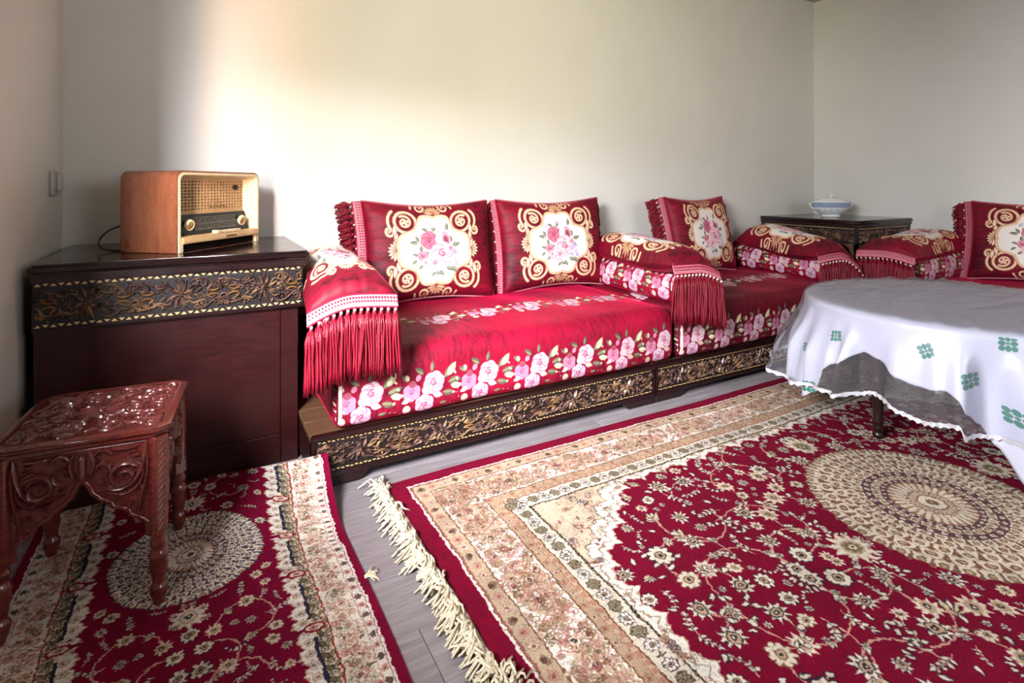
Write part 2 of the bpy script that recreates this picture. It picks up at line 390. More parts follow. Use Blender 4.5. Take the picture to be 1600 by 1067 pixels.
def garland(c, x, y, s, rng, pal=0):
    W_ = (.80, .71, .73); PK = (.74, .46, .56); DP = (.58, .18, .34); CR = (.78, .68, .58)
    for (dx, dy, L, a) in ((.13, .05, .10, .6), (.155, .02, .09, -.1), (.12, -.03, .08, -.5), (.0, .09, .07, 2.2), (.05, .10, .06, 1.2), (-.09, .06, .06, 2.2), (-.02, -.10, .05, -1.0), (.10, -.09, .05, -.3)):
        vleaf(c, x + dx * s, y + dy * s, L * s, a + rng.uniform(-.2, .2))
    for (dx, dy, L, a) in ((.15, .06, .09, .75), (.17, .0, .08, -.3)): vleaf(c, x + dx * s, y + dy * s, L * s, a, (.72, .70, .50), (.93, .90, .74))
    for k in range(5): c.ell(x + s * rng.uniform(.12, .24), y + s * rng.uniform(-.12, -.04), .007 * s, .005 * s, rng.random() * 6, (.66, .30, .30))
    rose(c, x - .07 * s, y + .0 * s, .052 * s, .3, PK, (.74, .42, .56), DP, rng)
    leaf(c, x - .08 * s, y - .035 * s, .055 * s, .03 * s, 3.5, W_, None); c.ell(x - .095 * s, y + .085 * s, .018 * s, .012 * s, 2, CR); c.ell(x - .03 * s, y + .075 * s, .020 * s, .016 * s, 1, PK)
    c.ell(x - .065 * s, y + .045 * s, .022 * s, .02 * s, 0, (.52, .16, .26))
    rose(c, x + .065 * s, y + .035 * s, .066 * s, 1.1, W_, PK, DP, rng)
    c.ell(x + .02 * s, y + .0 * s, .03 * s, .026 * s, 0, W_); leaf(c, x + .06 * s, y - .03 * s, .06 * s, .028 * s, -.3, CR, PK)
    rose(c, x + .005 * s, y - .078 * s, .058 * s, 2.4, W_, (.70, .40, .58), (.60, .15, .36), rng)
    c.ell(x - .10 * s, y - .095 * s, .024 * s, .026 * s, 0, CR); c.ell(x - .10 * s, y - .10 * s, .014 * s, .014 * s, 0, W_)
    for (dx, dy) in ((.20, .07), (.215, -.02), (-.15, .03), (.19, -.045), (.165, .095)): c.ell(x + dx * s, y + dy * s, .011 * s, .007 * s, rng.random() * 6, CR)

VELVET = (.60, .012, .17)
def paint_mattress(base, ppm=900):
    rng = random.Random(3); c = Cv(.50, 1.25, ppm, base)
    for k in (-1, 0, 1, 2):
        garland(c, .10 + .25 * k, .116, .69, rng)
    for k in (-1, 0, 1, 2, 3):
        garland(c, .04 + .25 * k, .62, .66, rng); 
    for yy in (.025, .195, .20): c.a[int(yy * ppm)] *= .72
    return c.a, c.m

def paint_cushion(base, ppm=1500, W=.615, H=.445):
    rng = random.Random(5); c = Cv(W, H, ppm, base); cx, cy = W / 2, H / 2
    GO = (.80, .60, .42); GL = (.93, .81, .66); GD = (.50, .27, .18)
    def curl(x, y, r, a, tr, sg, w):
        for ww, col in ((w * 1.35, GD), (w, GO), (w * .45, GL)): c.line(spiral(x, y, r, a, tr, sg, .78, 24), ww, col, ww * .6)
    def arc(x, y, r, a0, a1, w):
        P = [(x + r * math.cos(a0 + (a1 - a0) * t / 16), y + r * math.sin(a0 + (a1 - a0) * t / 16)) for t in range(17)]
        for ww, col in ((w * 1.35, GD), (w, GO), (w * .45, GL)): c.line(P, ww, col)
    # corner roundels
    for sx in (-1, 1):
        for sy in (-1, 1):
            x, y = cx + sx * .137, cy + sy * .133
            curl(x + sx * .072, y - sy * .050, .022, PI / 2 * sy if sx > 0 else PI / 2 * sy, 1.2, -sx * sy, .0065)
            arc(x + sx * .012, y + sy * .0, .066, -.9 if sx > 0 else PI - .9, .9 if sx > 0 else PI + .9, .006)
            arc(x, y, .050, 0, 2 * PI, .0065)
            curl(x + .004 * sx, y, .032, 1.0 * sx * sy + (PI if sx < 0 else 0), 1.5, sx * sy, .0055)
            for k in range(4): leaf(c, x, y, .022, .011, k * PI / 2 + .4, GL, GD)
            curl(cx + sx * .060, cy + sy * .208, .026, PI * .5 * sy, 1.3, sx * sy, .0055)
            arc(cx + sx * .055, cy + sy * .195, .045, (.2 if sx > 0 else PI - .2), (.2 + 2.2 if sx > 0 else PI - .2 - 2.2), .005) if sy > 0 else arc(cx + sx * .055, cy + sy * .195, .045, (-.2 if sx > 0 else PI + .2), (-.2 - 2.2 if sx > 0 else PI + .2 + 2.2), .005)
        for k in range(7):   # shells at the sides
            a = (0 if sx > 0 else PI) + (k - 3) * .38; leaf(c, cx + sx * .178, cy, .048, .019, a, GL, GD)
        for sy in (-1, 1):
            for k in range(3): leaf(c, cx + sx * (.172 + .010 * k), cy + sy * (.030 + .02 * k), .050, .017, PI / 2 * sy - sx * .5 + k * .3 * sx, GL, GD)
    # lobed ivory medallion with a gilt rim
    q = c.patch(cx - .2, cx + .2, cy - .2, cy + .2); sl, X, Y = q
    th = np.arctan2(Y - cy, X - cx); r = np.hypot((X - cx) / 1.03, Y - cy)
    R = .150 + .016 * np.maximum(np.abs(np.sin(th * 4)), 1e-6) ** .8 - .024 * np.exp(-((np.abs(np.sin(th * 2)) - 1) / .2) ** 2) + .012 * np.exp(-(np.sin(th) / .25) ** 2)
    for off, col in ((.016, GD), (.0135, GO), (.010, GL), (.0065, GO), (.003, (.86, .70, .54)), (0, (.90, .87, .84))): c.put(sl, r - R - off, col)
    for sy in (-1, 1):
        for k in range(7): leaf(c, cx, cy + sy * .176, .045, .013, PI / 2 * sy + (k - 3) * .45, GO, GD)
    # bouquet
    PK = (.86, .58, .64); PD = (.66, .28, .38); WP = (.93, .78, .80); MV = (.62, .56, .74)
    for (dx, dy, L, a) in ((-.085, .03, .04, 2.8), (-.08, .035, .035, 1.9), (-.07, .02, .035, -1.6), (.085, .02, .045, 0), (.08, .03, .035, 1.4), (.08, .0, .04, -.9), (-.01, .085, .04, 1.2), (-.035, .085, .035, 2.4), (.06, .09, .04, 1.3), (.02, -.10, .035, -1.2), (.05, -.085, .04, -.7), (.075, -.085, .045, -.9), (0, -.11, .03, -2.6), (.0, -.11, .03, -.5), (-.03, -.02, .03, 2.9), (-.06, -.075, .03, 3.6), (-.085, -.03, .03, 2.6), (-.09, -.05, .03, 3.6)):
        vleaf(c, cx + dx, cy + dy, L, a, (.33, .36, .28), (.52, .55, .42))
    c.line([(cx + .002, cy - .09), (cx + .004, cy - .135)], .0016, (.33, .36, .28))
    rose(c, cx - .028, cy + .045, .044, .3, (.80, .42, .52), PD, (.52, .12, .26), rng)
    c.ell(cx + .055, cy + .052, .022, .036, .25, PK); c.ell(cx + .056, cy + .045, .015, .024, .25, PD); c.ell(cx + .056, cy + .045, .007, .015, .2, (.45, .1, .22)); c.ell(cx + .022, cy + .055, .018, .028, -.3, WP)
    rose(c, cx + .035, cy - .02, .058, 1.3, WP, PK, PD, rng)
    rose(c, cx - .062, cy - .03, .026, 2, PK, PD, (.5, .1, .2), rng); rose(c, cx - .005, cy - .066, .034, 0, WP, PK, (.55, .16, .28), rng); rose(c, cx - .05, cy - .062, .022, 1, (.90, .76, .80), PK, PD, rng)
    for k in range(34):
        a = rng.random(); c.ell(cx + .088 + rng.uniform(-.022, .018), cy - .045 + rng.uniform(-.035, .035), .0055, .0045, 0, MV if k % 3 else (.80, .76, .88))
    for k in range(9): c.ell(cx - .035 + rng.uniform(-.02, .02), cy - .092 + rng.uniform(-.015, .01), .005, .003, rng.random() * 6, MV)
    rose(c, cx + .078, cy + .003, .012, 0, PK, PD, PD, rng); c.ell(cx - .075, cy + .088, .013, .009, 1, (.72, .68, .76)); c.ell(cx - .005, cy + .112, .012, .008, 0, (.84, .66, .72))
    return c.a, c.m
# ---------------------------------------------------------------- mesh helpers
class MB:
    def __init__(s): s.v = []; s.f = []; s.uv = []; s.mi = []; s.has_uv = False
    def add(s, V, F, uv=None, mi=0):
        b = len(s.v); s.v += [tuple(p) for p in V]; s.f += [tuple(b + i for i in f) for f in F]; s.mi += [mi] * len(F)
        if uv is not None: s.has_uv = True; s.uv += [tuple(u) for u in uv]
        else: s.uv += [(0., 0.)] * len(V)
        return b
    def box(s, x0, x1, y0, y1, z0, z1, mi=0):
        V = [(x, y, z) for z in (z0, z1) for y in (y0, y1) for x in (x0, x1)]
        s.add(V, [(0, 2, 3, 1), (4, 5, 7, 6), (0, 1, 5, 4), (2, 6, 7, 3), (0, 4, 6, 2), (1, 3, 7, 5)], [(p[0] + p[1] * .37, p[2] + p[1] * .61) for p in V], mi)
    def grid(s, fn, nu, nv, uvf=None, closed_u=False, mi=0):
        V, U = [], []
        for j in range(nv + 1):
            for i in range(nu + (0 if closed_u else 1)):
                u, v = i / nu, j / nv; V.append(fn(u, v)); U.append(uvf(u, v) if uvf else (u, v))
        n = nu if closed_u else nu + 1; F = []
        for j in range(nv):
            for i in range(nu):
                k = (i + 1) % n if closed_u else i + 1
                F.append((j * n + i, j * n + k, (j + 1) * n + k, (j + 1) * n + i))
        s.add(V, F, U, mi)
    def lathe(s, prof, c=(0, 0, 0), n=24, sx=1., sy=1., cap=True, mi=0):
        k = len(prof)
        V = [(c[0] + r * sx * math.cos(2 * PI * i / n), c[1] + r * sy * math.sin(2 * PI * i / n), c[2] + z) for (r, z) in prof for i in range(n)]
        F = [(j * n + i, j * n + (i + 1) % n, (j + 1) * n + (i + 1) % n, (j + 1) * n + i) for j in range(k - 1) for i in range(n)]
        if cap: F += [tuple(range(n))[::-1], tuple((k - 1) * n + i for i in range(n))]
        s.add(V, F, [(i / n, p[1]) for p in prof for i in range(n)], mi)
    def tube(s, P, r, n=8, r1=None, cap=True, mi=0):
        P = [Vector(p) for p in P]; r1 = r if r1 is None else r1; V = []; m = len(P)
        up = Vector((0, 0, 1))
        for i, p in enumerate(P):
            t = (P[min(i + 1, m - 1)] - P[max(i - 1, 0)]).normalized()
            a = t.cross(up if abs(t.dot(up)) < .95 else Vector((1, 0, 0))).normalized(); b = a.cross(t)
            rr = r + (r1 - r) * i / max(1, m - 1)
            V += [p + (a * math.cos(2 * PI * k / n) + b * math.sin(2 * PI * k / n)) * rr for k in range(n)]
        F = [(i * n + k, i * n + (k + 1) % n, (i + 1) * n + (k + 1) % n, (i + 1) * n + k) for i in range(m - 1) for k in range(n)]
        if cap: F += [tuple(range(n))[::-1], tuple((m - 1) * n + k for k in range(n))]
        s.add(V, F, None, mi)
    def prism(s, P, a, b, frame, mi=0):
        """outline P (2D) extruded from depth a to b; frame(x, y, d) -> point"""
        n = len(P); V = [frame(x, y, a) for x, y in P] + [frame(x, y, b) for x, y in P]
        F = [(i, (i + 1) % n, n + (i + 1) % n, n + i) for i in range(n)] + [tuple(range(n))[::-1], tuple(range(n, 2 * n))]
        s.add(V, F, [(p[0], p[2]) for p in V], mi)
    def ridge(s, P, w, h, frame, w1=None, mi=0):
        """carved scroll: a rounded ridge along a 2D line on a face; frame(x, y, height)"""
        m = len(P); V = []; w1 = w if w1 is None else w1
        for i in range(m):
            a, b = P[max(0, i - 1)], P[min(m - 1, i + 1)]; dx, dy = b[0] - a[0], b[1] - a[1]; L = math.hypot(dx, dy) + 1e-9
            nx, ny = -dy / L, dx / L; t = i / (m - 1); ww = (w + (w1 - w) * t) * (1 if 0 < i < m - 1 else .35); hh = h * (1 if 0 < i < m - 1 else .5)
            x, y = P[i]
            for q, z in ((-1, 0), (-.6, .8), (.15, 1), (.75, .65), (1, 0)): V.append(frame(x + nx * ww * q, y + ny * ww * q, hh * z))
        F = [(i * 5 + k, i * 5 + k + 1, (i + 1) * 5 + k + 1, (i + 1) * 5 + k) for i in range(m - 1) for k in range(4)]
        F += [(0, 1, 2, 3, 4)[::-1], tuple((m - 1) * 5 + k for k in range(5))]
        s.add(V, F, None, mi)
    def leafr(s, x, y, L, w, a, h, frame, bend=.4, mi=0):
        """carved leaf: keeled petal"""
        V = []; n = 5
        for k in range(n + 1):
            t = k / n; aa = a + bend * t; px = x + L * t * math.cos(a + bend * t * .5); py = y + L * t * math.sin(a + bend * t * .5); q = w * .5 * math.sin(PI * min(1, .06 + .94 * t ** .8))
            for sg, z in ((-1, 0), (0, 1), (1, 0)): V.append(frame(px - sg * q * math.sin(aa), py + sg * q * math.cos(aa), h * z * (1 - .5 * abs(t - .4))))
        F = [(k * 3 + i, k * 3 + i + 1, k * 3 + i + 4, k * 3 + i + 3) for k in range(n) for i in (0, 1)]
        s.add(V, F, None, mi)
    def build(s, name, mats, parent=None, smooth=False, bevel=0., seg=2, merge=0.):
        me = bpy.data.meshes.new(name); me.from_pydata([tuple(p) for p in s.v], [], s.f)
        mats = mats if isinstance(mats, (list, tuple)) else [mats]
        for m in mats: me.materials.append(m)
        for p, k in zip(me.polygons, s.mi): p.material_index = k
        if s.has_uv:
            uv = np.asarray(s.uv, np.float32); li = np.empty(len(me.loops), np.int32); me.loops.foreach_get('vertex_index', li)
            me.uv_layers.new(name='UVMap').data.foreach_set('uv', uv[li].ravel())
        bm = bmesh.new(); bm.from_mesh(me)
        if merge: bmesh.ops.remove_doubles(bm, verts=bm.verts, dist=merge)
        bmesh.ops.recalc_face_normals(bm, faces=bm.faces)
        if bevel:
            ed = [e for e in bm.edges if len(e.link_faces) == 2 and e.calc_face_angle(0) > .6]
            bmesh.ops.bevel(bm, geom=ed, offset=bevel, segments=seg, affect='EDGES', clamp_overlap=True)
        bm.to_mesh(me); bm.free()
        if smooth: 
            me.polygons.foreach_set('use_smooth', [True] * len(me.polygons))
            if smooth != 'all':
                try: me.set_sharp_from_angle(angle=math.radians(smooth if smooth is not True else 50))
                except Exception: pass
        o = bpy.data.objects.new(name, me); C.objects.link(o)
        if parent is not None: o.parent = parent
        return o
def thing(name, label, cat, loc=(0, 0, 0), rz=0., group=None):
    o = bpy.data.objects.new(name, None); o.empty_display_size = .05; C.objects.link(o); o.location = loc; o.rotation_euler = (0, 0, rz)
    return tag(o, label, cat, group)
def tag(o, label, cat, group=None, kind=None):
    o['label'] = label; o['category'] = cat
    if group: o['group'] = group
    if kind: o['kind'] = kind
    return o
def struct(o): o['kind'] = 'structure'; return o
def copy_part(o, parent, loc=None):
    c = o.copy(); C.objects.link(c); c.parent = parent
    if loc is not None: c.location = loc
    return c
def local(o, T):   # moves a mesh's own vertices
    o.data.transform(T); return o
def sm(t): t = max(0., min(1., t)); return t * t * (3 - 2 * t)

# ---------------------------------------------------------------- materials
def lin(c): return tuple(((x / 12.92) if x <= .04045 else ((x + .055) / 1.055) ** 2.4) for x in c) + (1,)
class Mat:
    def __init__(s, name, col, rough=.5, spec=.5, metal=0., **kw):
        s.m = bpy.data.materials.new(name); s.m.use_nodes = True; s.t = s.m.node_tree; s.n = s.t.nodes; s.L = s.t.links.new
        s.p = s.n['Principled BSDF']; s.out = s.n['Material Output']
        s.p.inputs['Base Color'].default_value = lin(col); s.p.inputs['Roughness'].default_value = rough
        s.p.inputs['Specular IOR Level'].default_value = spec; s.p.inputs['Metallic'].default_value = metal
        for k, v in kw.items(): s.p.inputs[k.replace('_', ' ')].default_value = v
    def node(s, t, **kw):
        n = s.n.new(t)
        for k, v in kw.items():
            if k in n.inputs: n.inputs[k].default_value = v
            else: setattr(n, k, v)
        return n
    def coord(s, out='Object', scale=(1, 1, 1)):
        a = s.node('ShaderNodeTexCoord'); b = s.node('ShaderNodeMapping'); b.inputs['Scale'].default_value = scale
        s.L(a.outputs[out], b.inputs[0]); return b.outputs[0]
    def noise(s, vec, scale, detail=4., rough=.55, dist=0.):
        n = s.node('ShaderNodeTexNoise', Scale=scale, Detail=detail, Roughness=rough, Distortion=dist); s.L(vec, n.inputs['Vector']); return n.outputs['Fac']
    def ramp(s, fac, stops):
        r = s.node('ShaderNodeValToRGB'); e = r.color_ramp.elements
        while len(e) < len(stops): e.new(.5)
        for k, (p, c) in enumerate(stops): e[k].position = p; e[k].color = lin(c) if len(c) == 3 else c
        s.L(fac, r.inputs[0]); return r.outputs[0]
    def mix(s, fac, a, b, mode='MIX'):
        m = s.node('ShaderNodeMix', data_type='RGBA', blend_type=mode)
        for sock, v in ((m.inputs[0], fac), (m.inputs[6], a), (m.inputs[7], b)):
            if hasattr(v, 'links'): s.L(v, sock)
            else: sock.default_value = v
        return m.outputs[2]
    def math(s, op, a, b=0.):
        m = s.node('ShaderNodeMath', operation=op)
        for sock, v in ((m.inputs[0], a), (m.inputs[1], b)):
            if hasattr(v, 'links'): s.L(v, sock)
            else: sock.default_value = v
        return m.outputs[0]
    def bump(s, h, strength=.3, dist=.01):
        b = s.node('ShaderNodeBump', Strength=strength, Distance=dist); s.L(h, b.inputs['Height']); s.L(b.outputs[0], s.p.inputs['Normal']); return s
    def col(s, sock): s.L(sock, s.p.inputs['Base Color']); return s
    def rough(s, sock): s.L(sock, s.p.inputs['Roughness']); return s
def pic(name, a, mask=None):
    """a pattern drawn above, as pixels"""
    H, Wd = a.shape[:2]; im = bpy.data.images.new(name, Wd, H, alpha=True)
    px = np.ones((H, Wd, 4), np.float32); px[..., :3] = np.clip(a, 0, 1)
    if mask is not None: px[..., 3] = mask
    im.alpha_mode = 'CHANNEL_PACKED'; im.pixels.foreach_set(px.ravel()); im.update(); im.pack(); return im
def wood(name, dark, light, rough=.3, grain=(3, 3, 40), spec=.5, coat=0.):
    m = Mat(name, dark, rough, spec); v = m.coord('Object', grain)
    f = m.noise(v, 3., 6, .6, 1.2); m.col(m.ramp(f, [(.3, dark), (.72, light)]))
    g = m.noise(m.coord('Object'), 9., 3); m.rough(m.math('MULTIPLY_ADD', g, .18)); m.n[-1].inputs[2].default_value = rough - .09
    m.bump(f, .06, .004)
    if coat: m.p.inputs['Coat Weight'].default_value = coat; m.p.inputs['Coat Roughness'].default_value = .15
    return m.m
def carved(name, deep, top, gilt, rough=.35):
    m = Mat(name, deep, rough, .5); v = m.coord('Object')
    f = m.noise(v, 55., 3); g = m.noise(v, 14., 4)
    a = m.ramp(f, [(.38, deep), (.62, top)]); b = m.mix(m.ramp(g, [(.50, (0, 0, 0)), (.66, (1, 1, 1))]), a, lin(gilt)); m.col(b)
    m.bump(f, .25, .004); return m.m
def velvet(name, base, image=None, nap=(22, 22, 5), tint=1.0, sheen=.75):
    m = Mat(name, base, .62, .25); v = m.coord('Object', nap)
    f = m.math('ADD', m.math('MULTIPLY', m.noise(v, 1., 5, .7, .15), .55), m.math('MULTIPLY', m.noise(m.coord('Object', (2.2, 2.2, 2.2)), 1., 3), .45)); fine = m.noise(m.coord('Object'), 420., 2)
    d = tuple(x * .42 for x in base); l = tuple(min(1, x * 1.25) for x in base)
    vel = m.ramp(f, [(.38, d), (.50, base), (.62, l)])
    p = m.p
    p.inputs['Sheen Weight'].default_value = sheen; p.inputs['Sheen Roughness'].default_value = .30; p.inputs['Sheen Tint'].default_value = lin((.86, .10, .30))
    if image is not None:
        t = m.node('ShaderNodeTexImage'); t.image = image; t.interpolation = 'Cubic'; u = m.node('ShaderNodeTexCoord'); m.L(u.outputs['UV'], t.inputs[0])
        thr = m.noise(m.coord('Object', (1, 1, 1)), 260., 2)
        emb = m.mix(.35, t.outputs['Color'], m.mix(thr, t.outputs['Color'], (.25, .2, .2, 1)), 'MIX')
        m.col(m.mix(t.outputs['Alpha'], vel, emb))
        h = m.math('ADD', m.math('MULTIPLY', t.outputs['Alpha'], .8), m.math('MULTIPLY', fine, .25)); m.bump(h, .5, .003)
        m.L(m.math('MULTIPLY', m.math('SUBTRACT', 1., t.outputs['Alpha']), sheen), p.inputs['Sheen Weight'])
        sp = m.math('MULTIPLY_ADD', t.outputs['Alpha'], .2); m.n[-1].inputs[2].default_value = .6; m.rough(sp)
    else: m.col(vel); m.bump(fine, .35, .002)
    return m.m
def carpet(name, im, pile=.0025):
    m = Mat(name, (.5, .1, .1), .95, .12); t = m.node('ShaderNodeTexImage'); t.image = im; t.interpolation = 'Cubic'; u = m.node('ShaderNodeTexCoord'); m.L(u.outputs['UV'], t.inputs[0])
    f = m.noise(m.coord('Object'), 330., 2); g = m.noise(m.coord('Object'), 5., 3)
    c = m.mix(.30, t.outputs['Color'], m.ramp(f, [(.3, (.45, .42, .42)), (.7, (1, 1, 1))]), 'MULTIPLY')
    m.col(m.mix(.22, c, m.ramp(g, [(.35, (.66, .62, .62)), (.65, (1, 1, 1))]), 'MULTIPLY')); m.bump(f, .5, pile)
    return m.m
def plain(name, col, rough=.5, spec=.5, metal=0., bump=0., scale=60., var=.12, **kw):
    m = Mat(name, col, rough, spec, metal, **kw); f = m.noise(m.coord('Object'), scale, 3)
    m.col(m.ramp(f, [(.3, tuple(x * (1 - var) for x in col)), (.7, tuple(min(1, x * (1 + var * .5)) for x in col))]))
    if bump: m.bump(f, bump, .004)
    return m.m

M = {}
M['cab'] = wood('dark_walnut', (.075, .028, .036), (.15, .05, .052), .30, (6, 6, 30), .5)
M['cabface'] = wood('mahogany_panel', (.115, .030, .036), (.215, .062, .060), .34, (3, 30, 30), .45)
M['top'] = wood('polished_top', (.075, .04, .045), (.13, .07, .07), .16, (3, 20, 20), .6)
M['carve'] = carved('carved_walnut', (.16, .095, .085), (.46, .34, .29), (.55, .43, .30), .36)
M['carvebg'] = plain('carved_ground', (.10, .06, .055), .5, .4, 0, .5, 120)
M['bronze'] = carved('bronzed_wood', (.24, .15, .10), (.46, .33, .22), (.56, .42, .25), .34)
M['gilt'] = plain('gilded_wood', (.58, .41, .21), .32, .6, .2, .3, 90)
M['inlay'] = plain('bone_inlay', (.82, .68, .46), .4, .5, 0, .1, 50)
M['stool'] = wood('stool_mahogany', (.27, .085, .08), (.43, .155, .125), .24, (12, 12, 30), .6, .3)
M['stoolcarve'] = wood('stool_carving', (.26, .10, .10), (.43, .195, .175), .25, (30, 30, 30), .6, .3)
M['slat'] = wood('shaded_pine', (.27, .175, .115), (.38, .26, .17), .6, (3, 25, 25), .3)  # pine darkened in colour to stand for shade beside the cabinet
_ma, _mm = paint_mattress(VELVET); IM_MAT = pic('rose_velvet', _ma, _mm)
_ca, _cm = paint_cushion(VELVET); IM_CUS = pic('medallion_velvet', _ca, _cm)
SHADED_CRIMSON = (.33, .008, .085)  # same crimson velvet, the nap's shaded look put into the colour
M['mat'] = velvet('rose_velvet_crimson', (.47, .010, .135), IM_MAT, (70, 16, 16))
M['mat2'] = velvet('rose_velvet_shaded', SHADED_CRIMSON, IM_MAT, (70, 16, 16), sheen=.30)
M['cush'] = velvet('medallion_velvet', (.40, .006, .10), IM_CUS, (14, 60, 14), sheen=.42)
M['vel'] = velvet('plain_velvet', (.38, .006, .095))
M['veldark'] = velvet('dark_velvet', (.28, .012, .06), sheen=.15)
M['tassel'] = plain('tassel_silk', (.47, .010, .115), .45, .4, 0, .4, 300, .45)
M['braid'] = plain('pink_braid', (.76, .46, .50), .8, .2, 0, .6, 260, .25)
M['braidred'] = plain('red_braid', (.56, .06, .17), .8, .2, 0, .4, 200)
M['bead'] = plain('ivory_bead', (.92, .84, .80), .5, .4)
M['cream'] = plain('cream_plastic', (.86, .79, .64), .35, .5, 0, 0, 20, .05)
M['tan'] = plain('tan_plastic', (.74, .60, .42), .4, .5, 0, 0, 20, .08)
M['black'] = plain('black_glass', (.055, .05, .055), .2, .5)
M['hole'] = plain('speaker_cloth', (.06, .035, .025), .9, .1)  # also colours the block that stands for shade under the shelf
M['ivoryk'] = plain('ivory_knob', (.86, .78, .64), .25, .6)
M['brass'] = plain('brass', (.80, .66, .38), .25, .5, .7)
M['radiowood'] = wood('radio_veneer', (.42, .235, .15), (.55, .335, .23), .28, (22, 22, 1.5), .5, .2)
M['cord'] = plain('black_cord', (.04, .04, .045), .5, .4)
M['china'] = plain('white_china', (.90, .91, .92), .12, .6, 0, 0, 8, .02)
M['chinablue'] = plain('blue_china', (.58, .66, .78), .15, .6, 0, 0, 30, .06)
M['chinagold'] = plain('china_gilding', (.62, .48, .28), .3, .5, .5)
M['switch'] = plain('switch_plastic', (.74, .72, .70), .35, .5, 0, 0, 10, .02)
M['cloth'] = plain('white_cloth', (.78, .78, .84), .42, .5, 0, .12, 500, .03)
M['green'] = plain('green_embroidery', (.24, .50, .42), .7, .3, 0, .3, 400, .2)
M['silver'] = plain('silver_trim', (.86, .86, .88), .35, .6, .35, .5, 300, .2)
M['fringe'] = plain('cotton_fringe', (.88, .83, .72), .9, .15, 0, .4, 300, .18)
M['selvedge'] = plain('rug_selvedge', (.82, .78, .70), .9, .15, 0, .4, 200)
M['rugback'] = plain('rug_edge', (.40, .03, .11), .95, .1, 0, .3, 200)
IM_RUG = pic('rug_weave', paint_rug()); IM_RUN = pic('runner_weave', paint_runner())
M['rug'] = carpet('rug_pile', IM_RUG); M['runner'] = carpet('runner_pile', IM_RUN)
def film():
    m = bpy.data.materials.new('clear_plastic'); m.use_nodes = True; t = m.node_tree; n = t.nodes; L = t.links.new
    n.remove(n['Principled BSDF']); o = n['Material Output']
    tr = n.new('ShaderNodeBsdfTransparent'); tr.inputs[0].default_value = (.93, .93, .95, 1)
    gl = n.new('ShaderNodeBsdfGlossy'); gl.inputs['Roughness'].default_value = .26; gl.inputs['Color'].default_value = (.9, .9, .95, 1)
    df = n.new('ShaderNodeBsdfDiffuse'); df.inputs[0].default_value = (.75, .74, .78, 1)
    lw = n.new('ShaderNodeLayerWeight'); lw.inputs['Blend'].default_value = .22
    mm = n.new('ShaderNodeMath'); mm.operation = 'MULTIPLY_ADD'; mm.inputs[1].default_value = .55; mm.inputs[2].default_value = .02; L(lw.outputs['Fresnel'], mm.inputs[0])
    a = n.new('ShaderNodeMixShader'); a.inputs[0].default_value = .065; L(tr.outputs[0], a.inputs[1]); L(df.outputs[0], a.inputs[2])
    b = n.new('ShaderNodeMixShader'); L(mm.outputs[0], b.inputs[0]); L(a.outputs[0], b.inputs[1]); L(gl.outputs[0], b.inputs[2])
    tc = n.new('ShaderNodeTexCoord'); nz = n.new('ShaderNodeTexNoise'); nz.inputs['Scale'].default_value = 9; nz.inputs['Detail'].default_value = 3
    L(tc.outputs['Object'], nz.inputs['Vector']); bu = n.new('ShaderNodeBump'); bu.inputs['Strength'].default_value = .35; bu.inputs['Distance'].default_value = .02
    L(nz.outputs['Fac'], bu.inputs['Height']); L(bu.outputs[0], gl.inputs['Normal']); L(b.outputs[0], o.inputs[0]); return m
M['film'] = film()
def wallmat():
    m = Mat('painted_plaster', (.83, .82, .79), .42, .35); v = m.coord('Object')
    a = m.noise(v, 1.3, 3); b = m.noise(v, 60, 4); c = m.noise(m.coord('Object', (1, 1, 1)), 7, 4)
    m.col(m.ramp(a, [(.3, (.815, .805, .775)), (.7, (.845, .835, .81))])); m.bump(m.math('ADD', m.math('MULTIPLY', b, .25), c), .08, .01); return m.m
M['wall'] = wallmat()
M['wallnear'] = plain('unseen_dim_paint', (.52, .44, .36), .7, .2, 0, .1, 30, .04)  # unseen near wall, tone chosen darker to cut bounced light
M['ceil'] = plain('ceiling_paint', (.70, .68, .63), .8, .2, 0, .1, 40, .02)  # unseen ceiling, toned down to cut bounced light
def planks():
    m = Mat('grey_laminate', (.5, .48, .48), .38, .45); v = m.coord('Object', (1.6, 26, 1)); oi = m.node('ShaderNodeObjectInfo')
    add = m.node('ShaderNodeVectorMath', operation='ADD'); m.L(v, add.inputs[0]); sc = m.node('ShaderNodeVectorMath', operation='SCALE'); sc.inputs[3].default_value = 40.
    cmb = m.node('ShaderNodeCombineXYZ'); m.L(oi.outputs['Random'], cmb.inputs[0]); m.L(oi.outputs['Random'], cmb.inputs[1]); m.L(cmb.outputs[0], sc.inputs[0]); m.L(sc.outputs[0], add.inputs[1])
    f = m.noise(add.outputs[0], 3., 6, .65, .8); r = m.ramp(f, [(.25, (.45, .415, .425)), (.5, (.56, .53, .54)), (.75, (.65, .625, .64))])
    m.col(m.mix(.5, r, m.ramp(oi.outputs['Random'], [(0, (.74, .72, .72)), (1, (1, 1, 1))]), 'MULTIPLY')); m.bump(f, .08, .003); return m.m
M['plank'] = planks()
M['frame'] = plain('window_paint', (.85, .85, .84), .4, .4)
M['ink'] = plain('dark_lettering', (.13, .06, .05), .5, .3)
M['dash'] = plain('dial_print', (.55, .50, .44), .5, .3)
